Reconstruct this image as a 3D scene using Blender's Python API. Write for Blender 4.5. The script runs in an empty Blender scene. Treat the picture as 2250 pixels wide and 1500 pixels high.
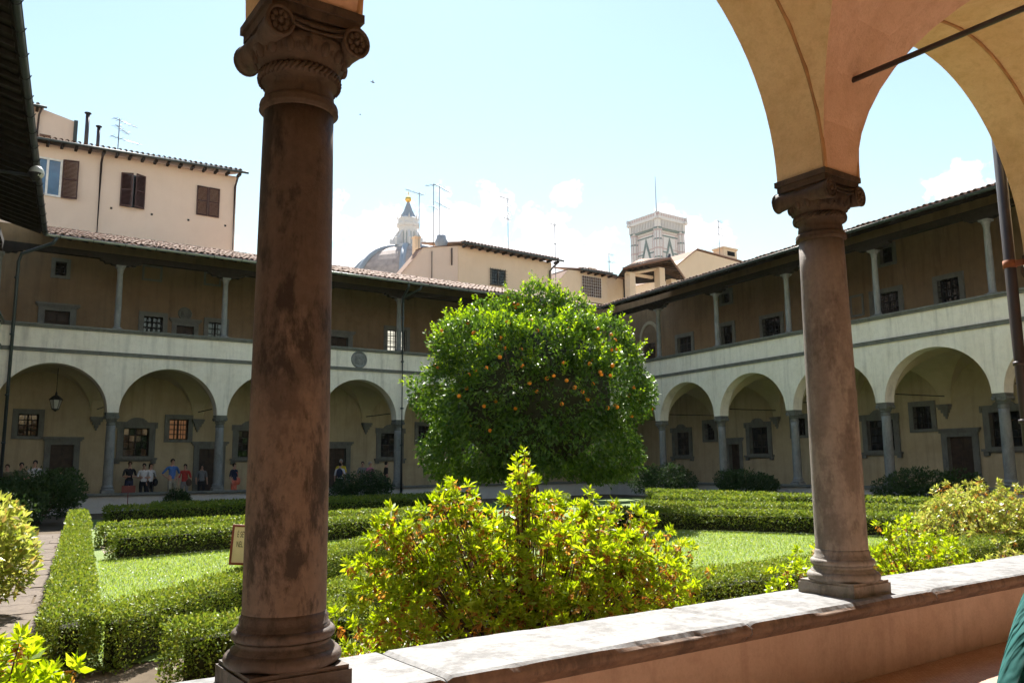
import bpy, bmesh, math, random
import numpy as np
from mathutils import Vector, Matrix

random.seed(7)
RNG = np.random.default_rng(7)
rad = math.radians
SC = bpy.context.scene
HAZE = 0.00009

# ------------------------------------------------------------------ camera
EYE = 1.65
cd = bpy.data.cameras.new('camera')
cam = bpy.data.objects.new('camera', cd)
SC.collection.objects.link(cam)
yaw, pitch, roll = rad(35.1624), rad(8.4748), rad(-0.5769)
fw = Vector((math.sin(yaw) * math.cos(pitch), math.cos(yaw) * math.cos(pitch), math.sin(pitch)))
rt = Vector((math.cos(yaw), -math.sin(yaw), 0))
up = rt.cross(fw)
rt2 = rt * math.cos(roll) + up * math.sin(roll)
up2 = up * math.cos(roll) - rt * math.sin(roll)
m = Matrix((rt2, up2, -fw)).transposed().to_4x4()
m.translation = (0, 0, EYE)
cam.matrix_world = m
cd.sensor_width = 36.0
cd.lens = 36.0 * 1814.7 / 2250.0
cd.clip_start = 0.05
cd.clip_end = 3000
SC.camera = cam

# ------------------------------------------------------------------ sky
SUN_AZ, SUN_EL = 28.0, 49.5          # azimuth measured from +Y towards +X
wd = bpy.data.worlds.new('World')
SC.world = wd
wd.use_nodes = True
nt = wd.node_tree
nt.nodes.clear()
def wn(t, **k):
    n = nt.nodes.new(t)
    for a, b in k.items():
        setattr(n, a, b)
    return n
out = wn('ShaderNodeOutputWorld')
bg = wn('ShaderNodeBackground')
sky = wn('ShaderNodeTexSky', sky_type='NISHITA', sun_disc=False)
sky.sun_elevation = rad(SUN_EL)
sky.sun_rotation = rad(SUN_AZ)
sky.air_density = 2.0
sky.dust_density = 0.2
sky.ozone_density = 2.0
bg.inputs['Strength'].default_value = 0.052
nt.links.new(bg.outputs[0], out.inputs[0])
# cumulus banks low over the roofs: puffs given by direction, broken up by noise
tc = wn('ShaderNodeTexCoord')
noise = wn('ShaderNodeTexNoise')
noise.inputs['Scale'].default_value = 20.0
noise.inputs['Detail'].default_value = 7.0
noise.inputs['Roughness'].default_value = 0.62
nt.links.new(tc.outputs['Generated'], noise.inputs['Vector'])
noise2 = wn('ShaderNodeTexNoise')
noise2.inputs['Scale'].default_value = 3.2
noise2.inputs['Detail'].default_value = 5.0
nt.links.new(tc.outputs['Generated'], noise2.inputs['Vector'])
def math_node(op, a, b=None, clamp=False):
    n = wn('ShaderNodeMath', operation=op)
    n.use_clamp = clamp
    for i, v in enumerate((a, b)):
        if v is None:
            continue
        if isinstance(v, (int, float)):
            n.inputs[i].default_value = v
        else:
            nt.links.new(v, n.inputs[i])
    return n.outputs[0]
def sdir(azd, eld):
    a, e = rad(azd), rad(eld)
    return (math.sin(a) * math.cos(e), math.cos(a) * math.cos(e), math.sin(e))
# (azimuth, elevation, radius, squash) of each puff
PUFFS = [(26.2, 13.2, 3.0, 1.2), (23.6, 11.6, 2.6, 1.1), (31.6, 13.6, 3.1, 1.2), (34.2, 12.6, 2.2, 1.1),
         (37.0, 12.4, 2.6, 1.25), (39.3, 12.2, 2.0, 1.2), (39.3, 18.6, .9, .7), (48.0, 15.2, 1.5, .8),
         (64.6, 16.6, 1.3, .6), (20.0, 10.5, 2.6, 1.0), (10.0, 11.0, 4.0, .8), (-8.0, 12.0, 5.0, .7), (78.0, 14.0, 5.0, .7),
         (98.0, 16.0, 6.0, .7), (130.0, 14.0, 7.0, .6), (165.0, 18.0, 6.0, .6), (205.0, 13.0, 8.0, .5), (245.0, 17.0, 7.0, .6),
         (290.0, 15.0, 8.0, .5), (325.0, 18.0, 6.0, .6)]
cover = None
for az, el, r, sq in PUFFS:
    d = wn('ShaderNodeVectorMath', operation='SUBTRACT')
    nt.links.new(tc.outputs['Generated'], d.inputs[0])
    d.inputs[1].default_value = sdir(az, el)
    sc_ = wn('ShaderNodeVectorMath', operation='MULTIPLY')
    nt.links.new(d.outputs[0], sc_.inputs[0])
    sc_.inputs[1].default_value = (1, 1, 1.0 / sq)
    ln = wn('ShaderNodeVectorMath', operation='LENGTH')
    nt.links.new(sc_.outputs[0], ln.inputs[0])
    v = math_node('SUBTRACT', 1.0, math_node('DIVIDE', ln.outputs['Value'], 2 * math.sin(rad(r))))
    cover = v if cover is None else math_node('MAXIMUM', cover, v)
nn = math_node('SUBTRACT', noise.outputs['Fac'], 0.5)
n2 = math_node('SUBTRACT', noise2.outputs['Fac'], 0.5)
dens = math_node('ADD', math_node('ADD', cover, math_node('MULTIPLY', nn, 2.7)), math_node('MULTIPLY', n2, 0.35))
mr = wn('ShaderNodeMapRange', interpolation_type='SMOOTHSTEP')
nt.links.new(dens, mr.inputs['Value'])
mr.inputs['From Min'].default_value = 0.22
mr.inputs['From Max'].default_value = 0.46
mix = wn('ShaderNodeMixRGB')
nt.links.new(mr.outputs[0], mix.inputs['Fac'])
nt.links.new(sky.outputs[0], mix.inputs['Color1'])
mix.inputs['Color2'].default_value = (9.0, 9.0, 9.2, 1)
nt.links.new(mix.outputs[0], bg.inputs['Color'])

# ------------------------------------------------------------------ sun
sd = bpy.data.lights.new('sun', 'SUN')
sd.energy = 4.4
sd.angle = rad(0.53)
sd.color = (1.0, 0.95, 0.86)
sun = bpy.data.objects.new('sun', sd)
SC.collection.objects.link(sun)
sv = Vector((math.sin(rad(SUN_AZ)) * math.cos(rad(SUN_EL)), math.cos(rad(SUN_AZ)) * math.cos(rad(SUN_EL)), math.sin(rad(SUN_EL))))
sun.rotation_euler = sv.to_track_quat('Z', 'Y').to_euler()
sun.location = (0, 0, 40)
SC.view_settings.view_transform = 'Standard'
SC.view_settings.look = 'None'
SC.view_settings.exposure = 1.68
SC.view_settings.gamma = 1.0
try:
    SC.cycles.use_denoising = True
    SC.cycles.use_adaptive_sampling = True
    SC.cycles.adaptive_threshold = 0.03
    SC.cycles.max_bounces = 5
    SC.cycles.diffuse_bounces = 4
    SC.cycles.transmission_bounces = 4
    SC.cycles.transparent_max_bounces = 4
    SC.cycles.sample_clamp_indirect = 6.0
except Exception:
    pass

# ------------------------------------------------------------------ materials
MATS = {}
def nodes_of(name):
    mt = bpy.data.materials.new(name)
    mt.use_nodes = True
    t = mt.node_tree
    b = t.nodes['Principled BSDF']
    MATS[name] = mt
    return mt, t, b
def ramp(t, fac, stops):
    r = t.nodes.new('ShaderNodeValToRGB')
    el = r.color_ramp.elements
    while len(el) < len(stops):
        el.new(0.5)
    for e, (p, c) in zip(el, stops):
        e.position = p
        e.color = (c[0], c[1], c[2], 1)
    t.links.new(fac, r.inputs[0])
    return r.outputs[0]
def tex_noise(t, scale, detail=5, rough=0.55, vec=None, dist=0.0):
    n = t.nodes.new('ShaderNodeTexNoise')
    n.inputs['Scale'].default_value = scale
    n.inputs['Detail'].default_value = detail
    n.inputs['Roughness'].default_value = rough
    n.inputs['Distortion'].default_value = dist
    if vec is not None:
        t.links.new(vec, n.inputs['Vector'])
    return n.outputs['Fac']
def obj_vec(t, scale=(1, 1, 1), world=True):
    if world:
        g = t.nodes.new('ShaderNodeNewGeometry').outputs['Position']
    else:
        g = t.nodes.new('ShaderNodeTexCoord').outputs['Object']
    mp = t.nodes.new('ShaderNodeMapping')
    mp.inputs['Scale'].default_value = scale
    t.links.new(g, mp.inputs['Vector'])
    return mp.outputs[0]
def mixc(t, fac, a, b, mode='MIX'):
    n = t.nodes.new('ShaderNodeMixRGB')
    n.blend_type = mode
    for i, v in ((0, fac), (1, a), (2, b)):
        if isinstance(v, (int, float)):
            n.inputs[i].default_value = v
        elif isinstance(v, tuple):
            n.inputs[i].default_value = (v[0], v[1], v[2], 1)
        else:
            t.links.new(v, n.inputs[i])
    return n.outputs[0]
def bump(t, b, h, strength=0.3, dist=0.02):
    n = t.nodes.new('ShaderNodeBump')
    n.inputs['Strength'].default_value = strength
    n.inputs['Distance'].default_value = dist
    t.links.new(h, n.inputs['Height'])
    t.links.new(n.outputs[0], b.inputs['Normal'])
def plain(name, col, rough=0.7, metal=0.0, spec=0.3, var=0.12, scale=6.0, bmp=0.0):
    mt, t, b = nodes_of(name)
    f = tex_noise(t, scale, 4, vec=obj_vec(t))
    c = ramp(t, f, [(0.3, tuple(x * (1 - var) for x in col)), (0.7, tuple(min(1, x * (1 + var)) for x in col))])
    t.links.new(c, b.inputs['Base Color'])
    b.inputs['Roughness'].default_value = rough
    b.inputs['Metallic'].default_value = metal
    b.inputs['Specular IOR Level'].default_value = spec
    if bmp:
        bump(t, b, tex_noise(t, scale * 6, 4, vec=obj_vec(t)), bmp, 0.01)
    return mt
def plaster(name, c1, c2, c3, scale=1.3, stain=0.35, streak=True, bstr=0.25, wear=0.0):
    """lime plaster: two tones in patches, blotchy stains and vertical run marks"""
    mt, t, b = nodes_of(name)
    v = obj_vec(t)
    f = tex_noise(t, scale, 5, 0.65, v, 0.4)
    base = ramp(t, f, [(0.34, c1), (0.66, c2)])
    f2 = tex_noise(t, scale * 5.5, 4, 0.7, v)
    base = mixc(t, ramp(t, f2, [(0.46, (0, 0, 0)), (0.78, (stain, stain, stain))]), base, c3)
    if streak:
        f3 = tex_noise(t, 1.0, 5, 0.6, obj_vec(t, (7, 7, 0.5)))
        base = mixc(t, ramp(t, f3, [(0.52, (0, 0, 0)), (0.8, (stain, stain, stain))]), base, c3)
    if wear:      # damp runs below ledges and patched repairs
        fr_ = tex_noise(t, 1.0, 5, 0.65, obj_vec(t, (3.2, 3.2, 0.28)), 0.2)
        base = mixc(t, ramp(t, fr_, [(0.50, (0, 0, 0)), (0.72, (wear, wear, wear))]), base, tuple(x * .62 for x in c3))
        fp_ = tex_noise(t, 0.55, 3, 0.5, v)
        base = mixc(t, ramp(t, fp_, [(0.55, (0, 0, 0)), (0.57, (wear * .5,) * 3)]), base, c2)
    fine = tex_noise(t, 60, 3, 0.6, v)
    base = mixc(t, 0.16, base, ramp(t, fine, [(0.2, (0.25, 0.25, 0.25)), (0.8, (1, 1, 1))]), 'MULTIPLY')
    t.links.new(base, b.inputs['Base Color'])
    b.inputs['Roughness'].default_value = 0.92
    b.inputs['Specular IOR Level'].default_value = 0.15
    bump(t, b, mixc(t, 0.5, tex_noise(t, 9, 3, 0.6, v), fine), bstr, 0.02)
    return mt
def stone(name, c1, c2, dark, dk=0.5, scale=3.0, rough=0.75, worn=None, wz=None):
    """weathered sandstone: mottled, sooty patches with a shape of their own, pits"""
    mt, t, b = nodes_of(name)
    v = obj_vec(t)
    f = tex_noise(t, scale, 9, 0.7, v, 0.1)
    base = ramp(t, f, [(0.3, c1), (0.7, c2)])
    if worn:
        fw_ = tex_noise(t, 1.6, 9, 0.68, obj_vec(t, (2.4, 2.4, 1.3)), 0.1)
        if wz:      # the worn skin sits between two heights
            g_ = t.nodes.new('ShaderNodeSeparateXYZ')
            t.links.new(t.nodes.new('ShaderNodeNewGeometry').outputs['Position'], g_.inputs[0])
            mk = ramp(t, g_.outputs[2], [(0.0, (0, 0, 0)), (1, (1, 1, 1))])
            mr_ = t.nodes.new('ShaderNodeMapRange'); t.links.new(g_.outputs[2], mr_.inputs[0])
            mr_.inputs[1].default_value = wz[1]; mr_.inputs[2].default_value = wz[0]
            ad = t.nodes.new('ShaderNodeMath'); ad.operation = 'MULTIPLY_ADD'
            t.links.new(mr_.outputs[0], ad.inputs[0]); ad.inputs[1].default_value = 0.30; t.links.new(fw_, ad.inputs[2])
            fw_ = ad.outputs[0]
            base = mixc(t, ramp(t, fw_, [(0.62, (0, 0, 0)), (0.72, (0.85, 0.85, 0.85))]), base, worn)
        else:
            base = mixc(t, ramp(t, fw_, [(0.45, (0, 0, 0)), (0.62, (0.8, 0.8, 0.8))]), base, worn)
    fd = tex_noise(t, 2.2, 9, 0.72, obj_vec(t, (2.2, 2.2, 0.9)), 0.15)
    base = mixc(t, ramp(t, fd, [(0.50, (0, 0, 0)), (0.585, (dk, dk, dk))]), base, dark)
    fs = tex_noise(t, 1.0, 6, 0.7, obj_vec(t, (26, 26, 1.6)))
    base = mixc(t, 0.3, base, ramp(t, fs, [(0.3, (0.45, 0.45, 0.45)), (0.65, (1, 1, 1))]), 'MULTIPLY')
    fp = tex_noise(t, 26, 6, 0.7, v)
    base = mixc(t, 0.35, base, ramp(t, fp, [(0.3, (0.35, 0.35, 0.35)), (0.6, (1, 1, 1))]), 'MULTIPLY')
    t.links.new(base, b.inputs['Base Color'])
    b.inputs['Roughness'].default_value = rough
    b.inputs['Specular IOR Level'].default_value = 0.3
    bump(t, b, mixc(t, 0.4, fp, tex_noise(t, 90, 3, 0.6, v)), 0.35, 0.015)
    return mt
def leafmat(name, cols, trans=0.4, rough=0.42, spec=0.45):
    """per-leaf colour from a ramp, thin leaf that lets light through"""
    mt, t, b = nodes_of(name)
    g = t.nodes.new('ShaderNodeNewGeometry')
    n = len(cols)
    c = ramp(t, g.outputs['Random Per Island'], [((i + 0.0) / max(1, n - 1), cc) for i, cc in enumerate(cols)])
    t.links.new(c, b.inputs['Base Color'])
    b.inputs['Roughness'].default_value = rough
    b.inputs['Specular IOR Level'].default_value = spec
    tr = t.nodes.new('ShaderNodeBsdfTranslucent')
    hs = t.nodes.new('ShaderNodeHueSaturation')
    hs.inputs['Hue'].default_value = 0.485
    hs.inputs['Saturation'].default_value = 1.1
    hs.inputs['Value'].default_value = 1.7
    t.links.new(c, hs.inputs['Color'])
    t.links.new(hs.outputs[0], tr.inputs['Color'])
    ms = t.nodes.new('ShaderNodeMixShader')
    ms.inputs[0].default_value = trans
    t.links.new(b.outputs[0], ms.inputs[1])
    t.links.new(tr.outputs[0], ms.inputs[2])
    t.links.new(ms.outputs[0], t.nodes['Material Output'].inputs['Surface'])
    return mt

M_FACADE = plaster('cream_plaster', (.80, .73, .61), (.88, .82, .71), (.56, .505, .43), 0.9, 0.4, True, 0.3, 0.5)
M_BACK = plaster('yellow_ochre_plaster', (.43, .345, .215), (.51, .42, .275), (.32, .26, .17), 0.7, 0.35, True, 0.3, 0.45)
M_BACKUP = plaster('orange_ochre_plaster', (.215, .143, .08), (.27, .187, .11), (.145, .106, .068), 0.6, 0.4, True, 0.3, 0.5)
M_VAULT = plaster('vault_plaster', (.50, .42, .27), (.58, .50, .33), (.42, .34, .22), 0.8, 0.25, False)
M_NEARARCH = plaster('ochre_arch_plaster', (.66, .48, .26), (.77, .60, .36), (.50, .34, .17), 1.9, 0.6, False, 0.5)
M_NEARWEB = plaster('rose_ochre_plaster', (.67, .45, .31), (.75, .53, .39), (.53, .33, .21), 1.7, 0.6, False, 0.5)
M_NEARWALL = plaster('rose_wall_plaster', (.56, .41, .32), (.65, .50, .41), (.34, .235, .175), 1.2, 0.5, True, 0.4)
M_STEPSHADE = plain('step_shade_brown', (.42, .24, .11), .9, var=.25)  # brown that paints in the shade of the arch's inner step
M_PALEWALL = plaster('whitewashed_plaster', (.55, .52, .49), (.64, .61, .58), (.42, .40, .37), 1.2, 0.3)
M_HOUSE = plaster('pink_cream_plaster', (.80, .65, .54), (.86, .71, .60), (.68, .54, .45), 0.35, 0.2)
M_HOUSE2 = plaster('warm_cream_plaster', (.80, .64, .47), (.86, .70, .53), (.66, .51, .37), 0.4, 0.25)
M_STONE = stone('grey_sandstone', (.15, .155, .14), (.21, .21, .185), (.09, .09, .08), 0.4)
M_COLUMN = stone('blue_grey_sandstone', (.20, .205, .2), (.29, .29, .275), (.12, .12, .115), 0.4)
M_NEARCOL_L = stone('brown_weathered_sandstone', (.09, .067, .054), (.145, .107, .084), (.026, .021, .018), 0.82, 2.6, 0.68, (.205, .152, .117), (0.95, 2.7))
M_NEARCOL_R = stone('brown_grey_weathered_sandstone', (.2, .17, .15), (.275, .24, .212), (.07, .054, .046), 0.45, 2.2, 0.7, (.34, .305, .27), (0.9, 3.0))
M_BASE_L = stone('dark_base_sandstone', (.095, .07, .058), (.15, .115, .095), (.035, .028, .025), 0.7, 4.0, 0.65)
M_CAP = stone('dark_carved_sandstone', (.075, .053, .037), (.125, .092, .066), (.028, .022, .018), 0.7, 5.0)
M_COPING = stone('pale_coping_stone', (.25, .25, .255), (.36, .36, .365), (.14, .135, .13), 0.55, 5.0, 0.85)
M_COPEDGE = stone('brown_coping_moulding', (.17, .11, .08), (.25, .17, .12), (.07, .05, .04), 0.6, 5.0, 0.7)
M_WOODDK = plain('dark_beam_wood', (.022, .017, .013), 0.8, var=0.4)
M_WOODDOOR = plain('dark_door_wood', (.045, .028, .018), 0.6, var=0.4)
M_SHUTTER = plain('brown_shutter_paint', (.075, .035, .03), 0.5, var=0.15)
M_IRON = plain('black_iron', (.02, .02, .022), 0.5, 0.3)
M_GUTTER = plain('green_grey_gutter_metal', (.06, .075, .075), 0.4, 0.5)
M_GUTTERLT = plain('galvanised_gutter_metal', (.30, .33, .34), 0.35, 0.6)
M_PIPE = plain('brown_downpipe_paint', (.05, .038, .038), 0.38, 0.2, 0.5)
M_RUST = plain('rusty_iron', (.25, .09, .04), 0.8, var=0.4)
M_ZINC = plain('zinc', (.16, .18, .2), 0.4, 0.5)
M_WHITE = plain('white_paint', (.75, .75, .74), 0.5)
M_LEAD = plain('lead_sheet', (.32, .36, .42), 0.5, 0.1)
M_MARBLE = plain('haze_paled_white_marble', (.72, .71, .72), 0.6, var=0.08)  # whitened so that distance haze is painted into the marble
M_PINKMAR = plain('haze_paled_pink_marble', (.58, .46, .46), 0.6, var=0.08)  # pink washed out, far haze painted into the colour
M_GREENMAR = plain('green_marble', (.20, .26, .26), 0.6, var=0.1)
M_GOLD = plain('gilded_copper', (.85, .55, .12), 0.3, 0.9)
M_DOMETILE = plain('haze_paled_dome_tile', (.42, .34, .31), 0.8, var=0.25, scale=.6)  # terracotta paled and greyed to paint distance haze into it
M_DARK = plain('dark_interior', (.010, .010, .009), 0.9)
M_TRUNK = stone('tree_bark', (.09, .07, .05), (.15, .115, .08), (.04, .03, .025), 0.5, 8.0, 0.9)
M_TWIG = plain('twig_bark', (.10, .065, .04), 0.85, var=0.3)
M_SOIL = plaster('bare_soil', (.10, .075, .05), (.15, .115, .08), (.07, .05, .035), 2.0, 0.4, False)
M_REDSIGN = plain('dark_red_sign_paint', (.16, .035, .03), 0.5)
M_SIGNBOARD = plain('cream_sign_board', (.72, .66, .46), 0.5, var=0.05)
M_SIGNFRAME = plain('maroon_sign_frame', (.22, .06, .05), 0.5)
M_INK = plain('black_sign_ink', (.02, .02, .02), 0.6)
M_ORANGE = plain('orange_peel', (.85, .26, .015), 0.4, var=0.12, scale=20)
M_LAMPGLASS = plain('frosted_lamp_glass', (.42, .42, .38), 0.3)

def glassmat(name, col=(.012, .014, .016), rough=0.06, emit=None, es=0.0):
    mt, t, b = nodes_of(name)
    f = tex_noise(t, 1.5, 2, vec=obj_vec(t))
    t.links.new(ramp(t, f, [(0.3, col), (0.7, tuple(x * 1.6 for x in col))]), b.inputs['Base Color'])
    b.inputs['Roughness'].default_value = rough
    b.inputs['Specular IOR Level'].default_value = 0.8
    if emit:
        b.inputs['Emission Color'].default_value = (*emit, 1)
        b.inputs['Emission Strength'].default_value = es
    return mt
M_GLASS = glassmat('dark_window_glass')
M_GLASSBLUE = glassmat('sky_reflecting_glass', (.05, .11, .2), 0.05)
M_AMBER = glassmat('amber_lit_glass', (.16, .07, .03), 0.3, (1.0, .42, .15), 0.035)
M_GLOWGLASS = glassmat('reflection_glow_glass', (.3, .29, .24), 0.2, (1.0, .95, .78), 0.28)  # pale tint and glow put in for a bright reflection on the panes

def tilemat():
    mt, t, b = nodes_of('terracotta_roof_tile')
    v = obj_vec(t)
    o = t.nodes.new('ShaderNodeObjectInfo')
    g = t.nodes.new('ShaderNodeNewGeometry')
    s = t.nodes.new('ShaderNodeMath')
    s.operation = 'ADD'
    t.links.new(o.outputs['Random'], s.inputs[0])
    t.links.new(g.outputs['Random Per Island'], s.inputs[1])
    fr = t.nodes.new('ShaderNodeMath')
    fr.operation = 'FRACT'
    t.links.new(s.outputs[0], fr.inputs[0])
    c = ramp(t, fr.outputs[0], [(0, (.17, .085, .055)), (.35, (.25, .14, .095)), (.7, (.31, .2, .15)), (1, (.18, .135, .11))])
    c = mixc(t, ramp(t, tex_noise(t, 9, 6, .7, v), [(.5, (0, 0, 0)), (.7, (.6, .6, .6))]), c, (.13, .12, .09))
    t.links.new(c, b.inputs['Base Color'])
    b.inputs['Roughness'].default_value = 0.88
    return mt
M_TILE = tilemat()
def floormat():
    mt, t, b = nodes_of('terracotta_floor')
    br = t.nodes.new('ShaderNodeTexBrick')
    t.links.new(obj_vec(t, (2.6, 2.6, 2.6)), br.inputs['Vector'])
    br.inputs['Color1'].default_value = (.46, .29, .21, 1)
    br.inputs['Color2'].default_value = (.53, .36, .27, 1)
    br.inputs['Mortar'].default_value = (.16, .11, .085, 1)
    br.inputs['Mortar Size'].default_value = 0.012
    c = mixc(t, ramp(t, tex_noise(t, 4, 6, .65, obj_vec(t)), [(.4, (0, 0, 0)), (.75, (.5, .5, .5))]), br.outputs[0], (.34, .21, .15))
    t.links.new(c, b.inputs['Base Color'])
    b.inputs['Roughness'].default_value = 0.7
    return mt
M_FLOOR = floormat()
M_SLAB = stone('paving_slab_stone', (.12, .092, .072), (.19, .15, .12), (.07, .05, .04), 0.5, 3.0, 0.85)
M_GROUND = plaster('garden_gravel', (.27, .22, .17), (.34, .28, .22), (.18, .15, .11), 1.5, 0.4, False)
def lawnmat():
    mt, t, b = nodes_of('mown_lawn')
    v = obj_vec(t)
    c = ramp(t, tex_noise(t, 1.1, 6, .6, v), [(.3, (.15, .23, .05)), (.7, (.20, .27, .07))])
    c = mixc(t, ramp(t, tex_noise(t, 45, 4, .7, v), [(.35, (.5, .5, .5)), (.7, (0, 0, 0))]), c, (.06, .10, .02))
    t.links.new(c, b.inputs['Base Color'])
    b.inputs['Roughness'].default_value = 0.9
    bump(t, b, tex_noise(t, 80, 3, .6, v), 0.6, 0.03)
    return mt
M_LAWN = lawnmat()
M_GRASS = leafmat('grass_blades', [(.14, .24, .04), (.21, .30, .06), (.27, .33, .08), (.17, .26, .045)], 0.45, 0.5, 0.3)
M_DAISY = plain('daisy_petals', (.8, .8, .76), 0.6)
M_BOX = leafmat('box_hedge_leaves', [(.07, .12, .022), (.13, .20, .03), (.21, .27, .04), (.10, .16, .028), (.27, .29, .06)], 0.33, 0.5, 0.25)
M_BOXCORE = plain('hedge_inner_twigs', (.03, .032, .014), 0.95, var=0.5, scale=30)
M_CITRUS = leafmat('orange_tree_leaves', [(.035, .085, .014), (.06, .125, .018), (.09, .17, .022), (.048, .105, .016), (.14, .24, .03)], 0.36, 0.4, 0.35)
M_AZALEA = leafmat('azalea_leaves', [(.20, .32, .03), (.27, .38, .035), (.33, .42, .045), (.22, .34, .03), (.37, .40, .05)], 0.5, 0.38, 0.4)
M_FADED = leafmat('faded_azalea_flowers', [(.28, .12, .04), (.44, .22, .05), (.56, .38, .09), (.22, .10, .04)], 0.4, 0.5, 0.3)
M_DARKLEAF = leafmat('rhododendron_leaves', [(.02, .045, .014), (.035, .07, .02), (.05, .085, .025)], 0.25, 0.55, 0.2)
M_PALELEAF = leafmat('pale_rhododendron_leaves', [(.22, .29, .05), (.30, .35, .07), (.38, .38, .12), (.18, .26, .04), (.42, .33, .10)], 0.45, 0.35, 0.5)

# ------------------------------------------------------------------ builders
COL = SC.collection
def link(o):
    COL.objects.link(o)
    return o
def empty(name, loc=(0, 0, 0)):
    o = bpy.data.objects.new(name, None)
    o.location = loc
    o.empty_display_size = 0.2
    return link(o)
def tag(o, label=None, cat=None, group=None, kind=None):
    if label: o['label'] = label
    if cat: o['category'] = cat
    if group: o['group'] = group
    if kind: o['kind'] = kind
    return o
IDF = lambda s, n, z: (s, n, z)
class MB:
    """collects geometry given in a wall's own (along, out, up) frame; build() links ONE mesh object"""
    def __init__(self, frame=IDF):
        self.v, self.f, self.fr, self.sm = [], [], frame, []
    def P(self, p):
        self.v.append(self.fr(*p))
        return len(self.v) - 1
    def face(self, pts, smooth=False):
        self.f.append([self.P(p) for p in pts])
        self.sm.append(smooth)
    def box(self, a0, a1, b0, b1, c0, c1):
        q = [(a0, b0, c0), (a1, b0, c0), (a1, b1, c0), (a0, b1, c0), (a0, b0, c1), (a1, b0, c1), (a1, b1, c1), (a0, b1, c1)]
        i = [self.P(p) for p in q]
        for f in ((0, 3, 2, 1), (4, 5, 6, 7), (0, 1, 5, 4), (1, 2, 6, 5), (2, 3, 7, 6), (3, 0, 4, 7)):
            self.f.append([i[k] for k in f])
            self.sm.append(False)
        return self
    def prism(self, poly, b0, b1):
        """polygon in (along, up), thickness b0..b1"""
        a = [self.P((s, b0, z)) for s, z in poly]
        b = [self.P((s, b1, z)) for s, z in poly]
        n = len(poly)
        self.f.append(a[::-1]); self.sm.append(False)
        self.f.append(b); self.sm.append(False)
        for i in range(n):
            j = (i + 1) % n
            self.f.append([a[i], a[j], b[j], b[i]]); self.sm.append(False)
        return self
    def lathe(self, prof, c=(0, 0, 0), n=24, smooth=True, cap=True, squeeze=1.0):
        rings = []
        for r, z in prof:
            rings.append([self.P((c[0] + r * math.cos(2 * math.pi * k / n), c[1] + squeeze * r * math.sin(2 * math.pi * k / n), c[2] + z)) for k in range(n)])
        for a, b in zip(rings, rings[1:]):
            for k in range(n):
                j = (k + 1) % n
                self.f.append([a[k], a[j], b[j], b[k]]); self.sm.append(smooth)
        if cap:
            self.f.append(rings[0][::-1]); self.sm.append(False)
            self.f.append(rings[-1]); self.sm.append(False)
        return self
    def tube(self, pts, r, n=6, smooth=True, r2=None):
        pts = [Vector(p) for p in pts]
        rings = []
        for i, p in enumerate(pts):
            d = (pts[min(i + 1, len(pts) - 1)] - pts[max(i - 1, 0)]).normalized()
            x = d.cross(Vector((0, 0, 1)))
            if x.length < 1e-3:
                x = Vector((1, 0, 0))
            x.normalize()
            y = d.cross(x)
            rr = r if r2 is None else r + (r2 - r) * i / max(1, len(pts) - 1)
            rings.append([self.P(tuple(p + x * rr * math.cos(2 * math.pi * k / n) + y * rr * math.sin(2 * math.pi * k / n))) for k in range(n)])
        for a, b in zip(rings, rings[1:]):
            for k in range(n):
                j = (k + 1) % n
                self.f.append([a[k], a[j], b[j], b[k]]); self.sm.append(smooth)
        self.f.append(rings[0][::-1]); self.sm.append(False)
        self.f.append(rings[-1]); self.sm.append(False)
        return self
    def ball(self, c, r, n=12, m=8, sq=(1, 1, 1)):
        rings = []
        for i in range(1, m):
            a = math.pi * i / m
            rings.append([self.P((c[0] + sq[0] * r * math.sin(a) * math.cos(2 * math.pi * k / n), c[1] + sq[1] * r * math.sin(a) * math.sin(2 * math.pi * k / n), c[2] - sq[2] * r * math.cos(a))) for k in range(n)])
        bo = self.P((c[0], c[1], c[2] - sq[2] * r)); to = self.P((c[0], c[1], c[2] + sq[2] * r))
        for a, b in zip(rings, rings[1:]):
            for k in range(n):
                j = (k + 1) % n
                self.f.append([a[k], a[j], b[j], b[k]]); self.sm.append(True)
        for k in range(n):
            j = (k + 1) % n
            self.f.append([bo, rings[0][j], rings[0][k]]); self.sm.append(True)
            self.f.append([to, rings[-1][k], rings[-1][j]]); self.sm.append(True)
        return self
    def mesh(self, name, mat):
        me = bpy.data.meshes.new(name)
        me.from_pydata(self.v, [], self.f)
        me.polygons.foreach_set('use_smooth', self.sm)
        me.materials.append(mat)
        bm = bmesh.new(); bm.from_mesh(me)
        bmesh.ops.recalc_face_normals(bm, faces=bm.faces)
        bm.to_mesh(me); bm.free()
        return me
    def build(self, name, mat, parent=None):
        o = bpy.data.objects.new(name, self.mesh(name, mat))
        o.parent = parent
        return link(o)
def inst(name, me, parent, mat4):
    o = bpy.data.objects.new(name, me)
    o.parent = parent
    o.matrix_basis = mat4
    return link(o)
def fmat(frame, s, n, z):
    """matrix placing an object built in (along, out, up) axes at a point of a wall frame"""
    o = Vector(frame(s, n, z))
    a = (Vector(frame(s + 1, n, z)) - o).normalized()
    b = (Vector(frame(s, n + 1, z)) - o).normalized()
    M4 = Matrix((a, b, Vector((0, 0, 1)))).transposed().to_4x4()
    M4.translation = o
    return M4
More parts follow.
